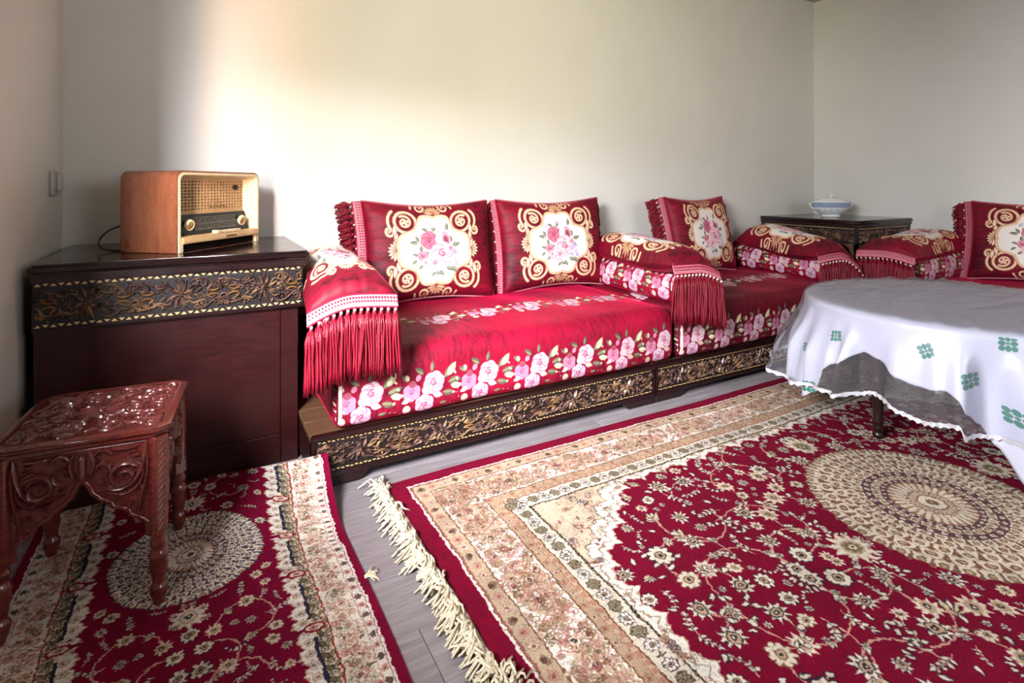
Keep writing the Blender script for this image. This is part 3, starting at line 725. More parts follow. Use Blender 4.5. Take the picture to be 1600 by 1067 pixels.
# ---------------------------------------------------------------- the room
XL, XR, YB, YN, ZC = -.515, 4.87, 3.05, -1.70, 2.75
def holed_wall(name, axis, at, thick, a0, a1, holes, mat='wall'):
    """a wall as one mesh of boxes around its openings; axis 'x': wall plane at x = at"""
    mb = MB(); lo, hi = min(at, at + thick), max(at, at + thick)
    def put(p0, p1, z0, z1):
        if axis == 'x': mb.box(lo, hi, p0, p1, z0, z1)
        else: mb.box(p0, p1, lo, hi, z0, z1)
    p = a0
    for (h0, h1, zb, zt) in holes:
        put(p, h0, 0, ZC); put(h0, h1, 0, zb); put(h0, h1, zt, ZC); p = h1
    put(p, a1, 0, ZC)
    return struct(mb.build(name, M[mat]))
holed_wall('wall_left', 'x', XL, -WT, YN - .2, YB + .2, [(WYN, WYF, WZB, WZT)])
holed_wall('wall_near', 'y', YN, -.25, XL, XR, [(1.1, 2.7, .95, 2.2)], 'wallnear')  # opening added in the unseen near wall to let fill light in
holed_wall('wall_back', 'y', YB, .2, XL, XR + .2, [])
holed_wall('wall_right', 'x', XR, .2, YN - .2, YB, [])
mb = MB(); mb.box(XL - .3, XR + .2, YN - .25, YB + .2, ZC, ZC + .15); struct(mb.build('ceiling', M['ceil']))
mb = MB(); mb.box(XL - .3, XR + .2, YN - .25, YB + .2, -.12, -.010); floor = struct(mb.build('floor', M['plank']))
pm = None; PW, PL = .192, 1.285
row = 0; y = YB - .010
while y > YN:
    x = XL - ((row * .47) % 1.) * PL
    while x < XR:
        x0, x1 = max(x, XL), min(x + PL, XR)
        if x1 - x0 > .05:
            full = x1 - x0 > PL - 1e-4
            if full and pm is not None: o = bpy.data.objects.new('plank', pm); C.objects.link(o); o.parent = floor
            else:
                b = MB(); b.box(.0008, x1 - x0 - .0008, .0008, PW - .0008, -.010, 0); o = b.build('plank', M['plank'], floor, bevel=.0012, seg=1)
                if full: pm = o.data
            o.location = (x0, y - PW, 0)
        x += PL
    y -= PW; row += 1
def window(name, axis, at, a0, a1, zb, zt, sg):
    mb = MB(); w = .055; d0, d1 = at + sg * .17, at + sg * .22
    def put(p0, p1, z0, z1):
        if axis == 'x': mb.box(min(d0, d1), max(d0, d1), p0, p1, z0, z1)
        else: mb.box(p0, p1, min(d0, d1), max(d0, d1), z0, z1)
    put(a0, a0 + w, zb, zt); put(a1 - w, a1, zb, zt); put(a0 + w, a1 - w, zb, zb + w); put(a0 + w, a1 - w, zt - w, zt)
    o = struct(mb.build(name, M['frame']))
    s = MB(); q = at + sg * .04
    if axis == 'x': s.box(min(at - sg * .03, at + sg * .2), max(at - sg * .03, at + sg * .2), a0 - .0, a1, zb - .0, zb + .02)
    else: s.box(a0, a1, min(at - sg * .03, at + sg * .2), max(at - sg * .03, at + sg * .2), zb, zb + .02)
    s.build('sill', M['frame'], o)
window('window_1', 'x', XL, WYN, WYF, WZB, WZT, -1)
window('added_fill_window', 'y', YN, 1.1, 2.7, .95, 2.2, -1)  # unseen window added for the front fill lamp

# ---------------------------------------------------------------- carved bands (walnut furniture)
def spir(x, y, r, a, turns, sg, k=.8, n=12): return spiral(x, y, r, a, turns, sg, k, n)
def scurve(x0, y0, x1, y1, amp, n=9):
    dx, dy = x1 - x0, y1 - y0; L = math.hypot(dx, dy); nx, ny = -dy / L, dx / L
    return [(x0 + dx * t + nx * amp * math.sin(2 * PI * t), y0 + dy * t + ny * amp * math.sin(2 * PI * t)) for t in [i / n for i in range(n + 1)]]
def carve_unit(mb, gb, x, h, s, frame, flip, rng, rich=1):
    """one repeat (3h wide) of the carved scrollwork: rosette, crossed gilt scrolls and waving stems; y in 0..h"""
    c = h / 2; H = .009 * s * 1.6 if rich else .006; w = h * .026
    for k in range(8):
        a = k * PI / 4 + .2; mb.leafr(x + .012 * s * math.cos(a), c + .012 * s * math.sin(a), h * (.36 if k % 2 else .44), h * .13, a, H, frame, .5)
    mb.ridge(spir(x, c, h * .07, 0, 1., 1, .6, 8), h * .03, H * 1.2, frame)
    for sg in (-1, 1):
        X = x + sg * h * 1.02
        for sy in (-1, 1):   # the )( shape
            P = [(X + sg * 0 + h * .22 * math.sin(t), c + sy * (h * .05 + h * .13 * (1 - math.cos(t)))) for t in [(-1.25 + 2.5 * i / 8) for i in range(9)]]
            gb.ridge(P, w * .95, H, frame)
        for sy in (-1, 1):
            mb.ridge(scurve(x + sg * h * .25, c + sy * h * .12, x + sg * h * .85, c + sy * h * .38, h * .10 * sg * sy), w, H, frame)
            mb.ridge(scurve(x + sg * h * .40, c + sy * h * .42, x + sg * h * 1.45, c + sy * h * .22, h * .09 * sy), w * .9, H, frame)
            mb.ridge(spir(x + sg * h * .62, c + sy * h * .30, h * .12, PI / 2 * sy, 1.0, sg * sy, .75, 10), w * .8, H, frame)
            mb.ridge(spir(x + sg * h * 1.30, c + sy * h * .32, h * .11, -PI / 2 * sy, 1.0, -sg * sy, .75, 10), w * .8, H, frame)
            mb.leafr(x + sg * h * .82, c + sy * h * .10, h * .26, h * .10, (PI if sg < 0 else 0) + .5 * sy * sg, H, frame, .5)
            mb.leafr(x + sg * h * 1.15, c + sy * h * .40, h * .24, h * .08, (PI if sg < 0 else 0) - .3 * sy * sg, H, frame, .6)
            mb.leafr(x + sg * h * .50, c + sy * h * .04, h * .20, h * .07, (PI if sg < 0 else 0) + .9 * sy * sg, H, frame, -.5)
            if rich:
                mb.ridge(scurve(x + sg * h * .95, c + sy * h * .27, x + sg * h * 1.5, c + sy * h * .08, -h * .07 * sg), w * .8, H, frame)
                for q in range(3): mb.leafr(x + sg * h * rng.uniform(.3, 1.45), c + sy * h * rng.uniform(.08, .40), h * .15, h * .06, rng.random() * 6.3, H * .8, frame, .5)
class Pieces:
    def __init__(s): s.pieces = []
    def ridge(s, *a): m = MB(); m.ridge(*a); s.pieces.append(m)
def carved_band(parent, x0, x1, z0, z1, frame, n, rng, rich=1, gm='bronze'):
    h = z1 - z0; mb, gb = MB(), Pieces(); per = (x1 - x0) / n
    f = lambda x, y, d: frame(x, z0 + y, d)
    def clampf(x, y, d): return f(max(x0, min(x1, x)), max(.002, min(h - .002, y)), d)
    stretch = per / (2.75 * h)
    for k in range(n):
        xc = x0 + per * (k + .5); fx = lambda x, y, d, xc=xc: clampf(xc + (x - xc) * stretch, y, d)
        carve_unit(mb, gb, xc, h, h / .15, fx, k % 2, rng, rich)
        for q in range(46):      # small leaves and tendrils that fill the ground
            px, py = xc + rng.uniform(-1.36, 1.36) * h, h * rng.uniform(.07, .93)
            if rng.random() < .5: mb.leafr(px, py, h * rng.uniform(.14, .24), h * .07, rng.random() * 6.3, .0062 * h / .1, fx, rng.uniform(-.9, .9))
            else: mb.ridge(scurve(px, py, px + h * rng.uniform(-.3, .3), py + h * rng.uniform(-.14, .14), h * .05, 7), h * .022, .0062 * h / .1, fx)
    o = mb.build('carving', M['carve'], parent, smooth=True); o['kind'] = 'stuff'
    out = [o]
    for V in gb.pieces: out.append(V.build('gilded_scroll', M[gm], parent, smooth=True))
    return out
def inlay_strip(parent, x0, x1, z, hh, step, frame):
    """zigzag row of bone triangles"""
    mb = MB(); n = int((x1 - x0) / step); st = (x1 - x0) / n
    for k in range(n):
        a = x0 + k * st; up = k % 2; zb, zt = (z - hh, z + hh) if up else (z + hh, z - hh)
        P = [(a + .04 * st, zb), (a + .90 * st, zb), (a + .47 * st, zt)]
        P = [(min(x1, p), q) for p, q in P]
        V = [frame(px, pz, .0) for px, pz in P] + [frame(px, pz, .0016) for px, pz in P]
        mb.add(V, [(0, 1, 2), (5, 4, 3), (0, 3, 4, 1), (1, 4, 5, 2), (2, 5, 3, 0)])
    o = mb.build('inlay_strip', M['inlay'], parent); o['kind'] = 'stuff'; return o

# ---------------------------------------------------------------- left corner cabinet
CX0, CX1, CYF, CH = -.478, .345, 2.355, .837
cab = thing('corner_cabinet', 'dark mahogany corner cabinet with carved frieze, under the wooden radio', 'cabinet', (-.06, 2.70, 0))
def rel(o, t): # parts are modelled in world space and hung on their thing
    o.matrix_parent_inverse = Matrix.Identity(4); o.data.transform(Matrix.Translation(-Vector(t.location))) if t.rotation_euler.z == 0 else o.data.transform((Matrix.Translation(t.location) @ Matrix.Rotation(t.rotation_euler.z, 4, 'Z')).inverted()); return o
mb = MB(); mb.box(CX0 - .006, CX1 + .042, CYF - .030, YB - .004, CH - .034, CH); rel(mb.build('cabinet_top', M['top'], cab, bevel=.010, seg=3, smooth=True), cab)
mb = MB(); mb.box(CX0, CX1 + .032, CYF - .018, YB - .01, CH - .062, CH - .034); mb.box(CX0, CX1 + .026, CYF - .012, YB - .01, .612, .626); rel(mb.build('moulding', M['cab'], cab, bevel=.004), cab)
mb = MB(); mb.box(CX0 + .002, CX1 + .018, CYF - .004, YB - .01, .626, CH - .062); rel(mb.build('frieze_board', M['carvebg'], cab), cab)
mb = MB(); mb.box(CX0 + .004, CX1, CYF + .015, YB - .012, .0, .612); rel(mb.build('body', M['cabface'], cab, bevel=.002, seg=1), cab)
mb = MB(); mb.box(CX1 - .062, CX1 + .001, CYF + .008, CYF + .03, .0, .612); rel(mb.build('stile', M['cabface'], cab, bevel=.002, seg=1), cab)
mb = MB(); mb.box(CX0 + .004, CX1 - .064, CYF + .010, CYF + .03, .115, .612); rel(mb.build('front_panel', M['cabface'], cab, bevel=.002, seg=1), cab)
mb = MB(); mb.box(CX0 + .004, CX1 - .064, CYF + .009, CYF + .03, .0, .112); rel(mb.build('plinth', M['cabface'], cab, bevel=.002, seg=1), cab)
fr = lambda x, z, d: (x, CYF - .004 - d, z)
carved_band(cab, CX0 + .01, CX1 + .012, .640, .760, fr, 3, random.Random(1), 1, 'gilt')
tri = [None, None]
for zz in (.768, .632):
    for k in range(40):
        up_ = k % 2
        if tri[up_] is None:
            mb = MB(); s_ = -1 if up_ else 1; P = [(.0, -.0046 * s_), (.0172, -.0046 * s_), (.0086, .0046 * s_)]; V = [(x, 0, z) for x, z in P] + [(x, -.0018, z) for x, z in P]
            mb.add(V, [(0, 1, 2), (5, 4, 3), (0, 3, 4, 1), (1, 4, 5, 2), (2, 5, 3, 0)]); o = mb.build('inlay_triangle', M['inlay'], cab); tri[up_] = o.data
        else: o = bpy.data.objects.new('inlay_triangle', tri[up_]); C.objects.link(o); o.parent = cab
        o.location = Vector((CX0 + .008 + k * .0207, CYF - .004, zz)) - Vector(cab.location)
for o in list(cab.children):
    if o.name.split('.')[0] in ('carving', 'gilded_scroll'): rel(o, cab)

# ---------------------------------------------------------------- right corner table-cabinet with legs
RX0, RYF = 4.125, 2.262
rcab = thing('corner_cabinet', 'dark carved corner stand with shaped apron under the white china tureen', 'cabinet', (4.5, 2.65, 0))
mb = MB(); mb.box(RX0 - .02, XR - .004, RYF - .02, YB - .004, CH - .030, CH); rel(mb.build('cabinet_top', M['top'], rcab, bevel=.008, seg=3, smooth=True), rcab)
mb = MB(); mb.box(RX0 - .010, XR - .006, RYF - .010, YB - .006, CH - .052, CH - .030); rel(mb.build('moulding', M['cab'], rcab, bevel=.004), rcab)
mb = MB(); mb.box(RX0, XR - .008, RYF, YB - .008, .665, CH - .052); rel(mb.build('frieze_board', M['carvebg'], rcab), rcab)
frx = lambda y, z, d: (RX0 - d, y, z); fry = lambda x, z, d: (x, RYF - d, z)
for f_, a, b in ((frx, RYF + .02, YB - .035), (fry, RX0 + .02, XR - .035)):
    carved_band(rcab, a, b, .672, .768, f_, 3, random.Random(2)); inlay_strip(rcab, a, b, .776, .0035, .018, f_)
    mb = MB(); N = 24; P = [(a - .02 + (b - a + .04) * i / N, .60 + .06 * abs(math.sin(PI * 2.5 * i / N)) ** .7 - (.06 if i in (0, 1, N - 1, N) else 0)) for i in range(N + 1)] + [(b + .02, .668), (a - .02, .668)]
    if f_ is frx: mb.prism(P, .0, .022, lambda x, z, d: (RX0 + d, x, z))
    else: mb.prism(P, .0, .022, lambda x, z, d: (x, RYF + d, z))
    mb.build('apron', M['carve'], rcab)
for (lx, ly) in ((RX0 + .035, RYF + .035), (RX0 + .035, YB - .045), (XR - .045, RYF + .035), (XR - .045, YB - .045)):
    mb = MB(); mb.lathe([(.034, .0), (.034, .05), (.022, .07), (.026, .10), (.020, .16), (.028, .30), (.030, .45), (.020, .52), (.032, .55), (.034, .60), (.034, .67)], (lx, ly, 0), 12); mb.build('leg', M['cab'], rcab, smooth=True)
for o in rcab.children:
    if o.name.split('.')[0] in ('carving', 'gilded_scroll', 'inlay_strip', 'apron', 'leg'): rel(o, rcab)

# ---------------------------------------------------------------- low carved sofa platforms
def sofa_platform(L, D, label, group):
    """front face in local -y at y = 0, running x = 0..L; D deep"""
    t = thing('sofa_platform', label, 'sofa platform', (0, 0, 0), 0, group)
    H0, H1 = .035, .192
    mb = MB(); mb.box(.0, L, .012, .034, H0 + .024, H1 - .018); mb.build('front_board', M['carvebg'], t)
    mb = MB(); mb.box(.0, L, .0, .036, H1 - .018, H1); mb.box(.0, L, .004, .036, H0, H0 + .024); mb.box(.0, .016, .004, .036, H0 + .024, H1 - .018); mb.box(L - .016, L, .004, .036, H0 + .024, H1 - .018); mb.build('front_rail', M['cab'], t, bevel=.004)
    mb = MB(); mb.box(.0, .022, .036, D, H0, H1 - .024); mb.box(L - .022, L, .036, D, H0, H1 - .024); mb.box(.022, L - .022, D - .02, D, H0, H1 - .024); mb.build('side_board', M['cab'], t, bevel=.002, seg=1)
    n = 7; w = (D - .05) / n
    for k in range(n):
        b = MB(); b.box(.0, L, .040 + k * w, .040 + k * w + w - .012, H1 - .024, H1 - .004); b.build('slat', M['slat'], t, bevel=.002, seg=1)
    for xa, xb in ((.0, .17), (L - .17, L)):
        P = [(xa, .002), (xb, .002), (xb + (.02 if xa == 0 else 0), .018), (xb + (.035 if xa == 0 else 0), H0), (xa - (.035 if xa else 0), H0), (xa - (.02 if xa else 0), .018)]
        mb = MB(); mb.prism(P, .006, .06, lambda x, z, d: (x, d, z)); mb.build('foot', M['cab'], t, bevel=.003, seg=1)
        mb = MB(); mb.prism(P, D - .06, D - .01, lambda x, z, d: (x, d, z)); mb.build('foot', M['cab'], t)
    f = lambda x, z, d: (x, .012 - d, z)
    carved_band(t, .018, L - .018, .068, .160, f, max(3, round(L / .33)), random.Random(7))
    inlay_strip(t, .02, L - .02, .1672, .0030, .0165, f); inlay_strip(t, .02, L - .02, .0625, .0026, .0165, f)
    return t
PYF = 2.07
G1 = 'carved sofa platforms along the walls'
pl1 = sofa_platform(1.645, .96, 'low carved dark wooden sofa platform nearest the radio cabinet', G1); pl1.location = (.350, PYF, 0)
pl2 = sofa_platform(1.89, .96, 'low carved dark wooden sofa platform between long sofa and corner stand', G1); pl2.location = (2.000, PYF, 0)
pl3 = sofa_platform(2.20, .96, 'low carved sofa platform by the right wall, behind the table', G1); pl3.location = (3.905, 2.235, 0); pl3.rotation_euler.z = -PI / 2
# ---------------------------------------------------------------- mattresses and bolsters
def rsection(D, H, rt, rb, n=5):
    """closed loop (y, z) from the lower front edge up, over the top and round under, with arc length"""
    P = []
    for cy, cz, r, a0 in ((rb, rb, rb, 1.5 * PI), (rt, H - rt, rt, PI), (D - rt, H - rt, rt, PI / 2), (D - rb, rb, rb, 0)):
        for k in range(n + 1):
            a = a0 - PI / 2 * k / n; P.append((cy + r * math.cos(a), cz + r * math.sin(a)))
    # start at the bottom front going up: reorder so that the loop is front -> top -> back -> bottom
    Q = []
    for i in range(len(P)):
        a, b = P[i], P[(i + 1) % len(P)]; L = math.hypot(b[0] - a[0], b[1] - a[1]); m = max(1, int(L / .05))
        for k in range(m): Q.append((a[0] + (b[0] - a[0]) * k / m, a[1] + (b[1] - a[1]) * k / m))
    s = [0.]
    for i in range(1, len(Q)): s.append(s[-1] + math.hypot(Q[i][0] - Q[i - 1][0], Q[i][1] - Q[i - 1][1]))
    return Q, s
def soft_block(name, L, D, H, mats, parent=None, rt=.075, rb=.04, re=.035, v0=0., u0=0., sag=.006, seed=1, vscale=1.25, puff=.012):
    rng = random.Random(seed); ph = [rng.random() * 6.28 for _ in range(8)]
    Q, s = rsection(D, H, rt, rb); nq = len(Q); cy, cz = D / 2, H / 2
    xs = []; ne = 4
    for k in range(ne + 1): a = PI / 2 * k / ne; xs.append((re * (1 - math.sin(a)) if False else re * (1 - math.sin(a)), re * (1 - math.cos(a))))
    sec = [(re - re * math.sin(PI / 2 * k / ne), re - re * math.cos(PI / 2 * (1 - k / ne)) if False else 0) for k in range(ne + 1)]
    sec = [(re * (1 - math.cos(PI / 2 * k / ne)), re * (1 - math.sin(PI / 2 * k / ne))) for k in range(ne + 1)]      # (x, inset)
    m = max(6, int(L / .045)); mid = [(re + (L - 2 * re) * k / m, 0.) for k in range(1, m)]
    secs = sec + mid + [(L - x, e) for x, e in sec[::-1]]
    mb = MB(); V, U = [], []
    for (x, e) in secs:
        for (y, z), a in zip(Q + [Q[0]], s + [s[-1] + .03]):
            yy = cy + (y - cy) * (1 - e / cy); zz = cz + (z - cz) * (1 - e / cz)
            w = max(0., (z - H * .5) / (H * .5)); inn = min(1, x / .2, (L - x) / .2)
            zz += w * (puff * math.sin(PI * min(1, max(0, y / D))) * inn + sag * (math.sin(x * 7 + ph[0]) * math.sin(y * 6 + ph[1]) + .5 * math.sin(x * 17 + y * 9 + ph[2])))
            yy -= (1 - w) * (1 if y < D * .1 else 0) * .006 * (math.sin(x * 5 + ph[3]) + .6 * math.sin(x * 13 + ph[4])) * inn
            V.append((x, yy, zz)); U.append((u0 + x / .5, v0 + a / vscale))
    n1 = nq + 1; F = [(i * n1 + k, (i + 1) * n1 + k, (i + 1) * n1 + k + 1, i * n1 + k + 1) for i in range(len(secs) - 1) for k in range(nq)]
    mb.add(V, F, U, 0)
    for i in (0, len(secs) - 1): mb.add([V[i * n1 + k] for k in range(nq)], [tuple(range(nq))], [(0, .35)] * nq, 1)
    return mb.build(name, mats, parent, smooth=60, merge=0.), secs, Q
def loop_pipe(name, x, D, H, rt, rb, r, mat, parent, inset=0.):
    Q, s = rsection(D, H, rt, rb); cy, cz = D / 2, H / 2
    P = [(x, cy + (y - cy) * (1 - inset / cy), cz + (z - cz) * (1 - inset / cz)) for y, z in Q] ; P.append(P[0])
    mb = MB(); mb.tube(P, r, 6, cap=False); return mb.build(name, mat, parent, smooth='all')
def mattress(L, D, H, fab, label, seed, loc, rz=0.):
    t = thing('sofa_mattress', label, 'mattress', loc, rz, 'floral velvet sofa mattresses')
    soft_block('cover', L, D, H, (M[fab], M['veldark']), t, seed=seed, u0=.02)
    for x in (.012, L - .012): loop_pipe('piping', x, D, H, .075, .04, .0055, M['vel'], t, .012)
    mb = MB(); mb.box(.013, .026, -.0035, .004, .05, .175); mb.build('fabric_edge', M['bead'], t, bevel=.0015, seg=1)
    return t
MZ = .194
mattress(1.70, .945, .268, 'mat', 'crimson velvet sofa mattress with pink rose bands, nearest the radio cabinet', 1, (.432, 2.082, MZ))
mattress(1.695, .945, .262, 'mat2', 'crimson velvet sofa mattress with roses, colour darkened for shade, beyond the first one', 2, (2.168, 2.082, MZ))
mattress(2.13, .945, .262, 'mat2', 'shade-darkened crimson velvet sofa mattress along the right wall behind the table', 3, (3.912, 2.215, MZ), -PI / 2)
def bolster(label, loc, rz, L=.84, D=.28, H=.172, seed=4):
    t = thing('arm_bolster', label, 'bolster', loc, rz, 'lower arm bolsters')
    soft_block('cover', L, D, H, (M['mat'], M['veldark']), t, rt=.07, rb=.05, re=.05, seed=seed, v0=-.012, u0=.13 * seed, puff=.01)
    for x in (.02, L - .02): loop_pipe('piping', x, D, H, .07, .05, .005, M['vel'], t, .012)
    return t
ZS = MZ + .268
# local x runs along the bolster, local y = 0 is the rose-banded side that shows
bolster('rose patterned bolster beside the radio cabinet, under the fringed arm cushion', (.452, 2.965, ZS + .004), -PI / 2 - .0, D=.25)
bolster('rose patterned bolster between the two long mattresses, under fringed cushion', (2.215, 2.985, ZS + .003), -PI / 2 - .05, D=.27, seed=5)
bolster('rose patterned bolster in front of the carved corner stand, under arm cushion', (3.63, 2.955, ZS - .002), -PI / 2 - .12, L=.80, D=.25, seed=6)
bolster('rose patterned bolster on the right wall sofa, beside the corner stand', (3.99, 1.80, ZS - .002), 0, L=.80, D=.28, seed=7)

# ---------------------------------------------------------------- tassels and braid
def tassel_mesh(L, seed, r=.0115, strands=14):
    rng = random.Random(seed); mb = MB()
    mb.lathe([(.003, .0), (r * .55, -.006), (r * .62, -.014), (r * .45, -.020), (r * .8, -.034), (r * .95, -.06)], (0, 0, 0), 7, cap=False)
    for k in range(strands):
        a = 2 * PI * k / strands + rng.uniform(-.2, .2); rr = r * rng.uniform(.75, 1.1); l = L * rng.uniform(.90, 1.03); w = rng.uniform(-.004, .004)
        P = [(rr * .55 * math.cos(a), rr * .55 * math.sin(a), -.016)]
        for i in range(1, 7):
            t = i / 6; P.append((rr * math.cos(a) * (1 + .25 * t) + w * math.sin(t * 5 + k), rr * math.sin(a) * (1 + .25 * t) + w * math.cos(t * 4 + k), -.016 - (l - .016) * t))
        mb.tube(P, .0038, 4, .0028)
    return mb
_tas = {}
def tassel(parent, p, L, rng, rot=None, scl=1.):
    key = (round(L, 3), rng.randrange(3))
    if key not in _tas:
        o = tassel_mesh(L, len(_tas) + 3).build('tassel', M['tassel'], parent, smooth='all'); _tas[key] = o.data
    else:
        o = bpy.data.objects.new('tassel', _tas[key]); C.objects.link(o); o.parent = parent
    o.location = p; o.rotation_euler = rot or (rng.uniform(-.04, .04), rng.uniform(-.03, .03), rng.random() * 6.28); o.scale = (scl, scl, rng.uniform(.96, 1.03))
    return o
def braid(parent, edge, dirs, width, n=34):
    """woven trim: a strip with raised stitches; edge(t) -> point, dirs(t) -> unit vector across the strip"""
    mb = MB(); nw = 8
    def f(u, v):
        p = Vector(edge(u)); d = Vector(dirs(u)); q = d.cross(Vector(edge(min(1, u + .01))) - Vector(edge(max(0, u - .01)))).normalized()
        z = .0022 * (1 if int(v * nw + .5) % 2 else 0) + .0016 * abs(math.sin(u * n * PI + (PI / 2 if int(v * nw + .5) % 4 > 1 else 0)))
        return p + d * width * v + q * z
    mb.grid(f, n * 2, nw); o = mb.build('braid', M['braid'], parent, smooth='all')
    sm_ = o.modifiers.new('thick', 'SOLIDIFY'); sm_.thickness = .003; sm_.offset = 0
    m2 = MB()    # crimson stitches and rope edges
    for k in range(n):
        u = (k + .5) / n
        for v, L in ((.26, .16), (.55, .12)):
            p = Vector(edge(u)); d = Vector(dirs(u)); t = (Vector(edge(min(1, u + .01))) - Vector(edge(max(0, u - .01)))).normalized(); q = d.cross(t)
            for sgn in (1, -1):
                c0 = p + d * width * (v - L / 2) + q * sgn * .0045; c1 = p + d * width * (v + L / 2) + t * .004 + q * sgn * .0045
                m2.tube([c0, c1], .0026, 4)
    for v in (.0, 1.):
        P = [Vector(edge(i / 24)) + Vector(dirs(i / 24)) * width * v for i in range(25)]; m2.tube(P, .0042, 6)
    o2 = m2.build('stitching', M['braidred'], o, smooth='all'); o2['kind'] = 'stuff'; return o
def bead_mesh(parent, pts):
    mb = MB()
    for p in pts: mb.lathe([(.001, -.0058), (.0042, -.0042), (.0060, 0), (.0042, .0042), (.001, .0058)], p, 7, cap=False)
    o = mb.build('bead_row', M['bead'], parent, smooth='all'); o['kind'] = 'stuff'; return o

# ---------------------------------------------------------------- cushions
def cushion_shape(W, H, T, seed, nu=40, nv=30, gather=.006):
    rng = random.Random(seed); ph = [rng.random() * 6.28 for _ in range(9)]
    def f(u, v, side):
        a, b = 2 * u - 1, 2 * v - 1
        x = a * W / 2 * (1 - .05 * (1 - b * b) ** 1.2); y = b * H / 2 * (1 - .115 * (1 - a * a) ** 1.2)
        e = max(0., (1 - a ** 4)) ** .55 * max(0., (1 - b ** 4)) ** .55
        z = T / 2 * e
        g = gather * (abs(a) ** 3) * (1 - abs(a) ** 14) * (math.sin(b * 17 + ph[0] + a) + .7 * math.sin(b * 31 + ph[1]))
        g += .004 * math.sin(a * 4 + ph[2]) * math.sin(b * 4 + ph[3]) * e
        return (x, y, side * (z + (g if side > 0 else -g * .3)))
    return f
def edge_pts(f, which, n=40):
    return [f(i / n, 1 if which == 'top' else 0, 1) if which in ('top', 'bottom') else f(1 if which == 'right' else 0, i / n, 1) for i in range(n + 1)]
def back_cushion(label, loc, rot, seed, W=.735, H=.545, T=.17, fold=(1, 1), group='medallion back cushions'):
    """local: x along, y up, z towards the viewer; then leant by rot"""
    t = thing('back_cushion', label, 'cushion', loc, 0, group); t.rotation_euler = rot
    f = cushion_shape(W, H, T, seed); mb = MB(); s = .96
    mb.grid(lambda u, v: f(u, v, 1), 40, 30, lambda u, v: (u, .5 + (v - .5) * 1.02), mi=0)
    mb.grid(lambda u, v: f(u, v, -1), 40, 30, lambda u, v: (0, 0), mi=1)
    mb.build('cover', (M['cush'], M['vel']), t, smooth='all', merge=.0005)
    for w in ('top', 'bottom'):
        mb = MB(); P = edge_pts(f, w); n = len(P)
        for i in range(0, n - 1):   # twisted rope: short slanting beads
            a, b = Vector(P[i]), Vector(P[i + 1]); 
            for q in (0, .5): c = a.lerp(b, q); mb.tube([c + Vector((-.004, -.003, -.003)), c + Vector((.007, .003, .003))], .0042, 5)
        mb.build('rope_trim', M['braid'], t, smooth='all')['kind'] = 'stuff'
    rng = random.Random(seed + 50)
    for sg, which in ((-1, 'left'), (1, 'right')):
        P = edge_pts(f, which, 30)
        E = lambda u: tuple(Vector(P[0]).lerp(Vector(P[30]), 0) * 0 + Vector(P[min(30, int(u * 30))]).lerp(Vector(P[min(30, int(u * 30) + 1)]), u * 30 - int(u * 30)) * 1.0)
        k = fold[0 if sg < 0 else 1]
        d1 = Vector((sg * (.80 if k == 1 else .25), 0, -.30 if k == 1 else -.6)).normalized(); d2 = Vector((sg * (.62 if k == 1 else .3), -.25 if k == 1 else -.7, -.42 if k == 1 else -.35)).normalized()
        braid(t, E, lambda u: d1, .048, 40)
        ed2 = [Vector(E(i / 18)) + d1 * .052 for i in range(19)]
        bead_mesh(t, [tuple(p + Vector((0, 0, .004))) for p in ed2[::2]])
        for i in range(1, 19):
            p = ed2[i] - Vector((0, H / 38, 0)); dz = (d2 + Vector((0, rng.uniform(-.12, .12), rng.uniform(-.1, .1)))).normalized()
            q = (-dz).to_track_quat('Z', 'Y').to_euler(); tassel(t, p, .085, rng, q, 1.35 if k == 1 else 1.1)
    return t
def lean(loc, yaw, tilt, roll):   # stand a cushion up, lean it back, twist it
    m = Matrix.Rotation(yaw, 4, 'Z') @ Matrix.Rotation(PI / 2 - tilt, 4, 'X') @ Matrix.Rotation(roll, 4, 'Z'); return loc, m.to_euler()
G = ZS + .012
back_cushion('crimson medallion cushion propped on the wall, the one nearest the radio', *lean((1.105, 2.875, G + .262), -.02, .20, -.008), 11, W=.73, H=.56, fold=(1, 2))
back_cushion('crimson medallion cushion propped on the wall, second from the radio', *lean((1.905, 2.868, G + .262), -.05, .18, .008), 12, W=.735, H=.56, fold=(2, 2))
back_cushion('crimson medallion cushion tilted on the middle sofa, left of the corner stand', *lean((3.16, 2.825, G + .262), .12, .22, -.005), 13, W=.69, H=.56, fold=(1, 2))
back_cushion('dark crimson medallion cushion leaning on the right wall behind the table', *lean((4.66, 1.42, G + .255), -PI / 2 + .10, .26, .02), 14, W=.74, H=.54)

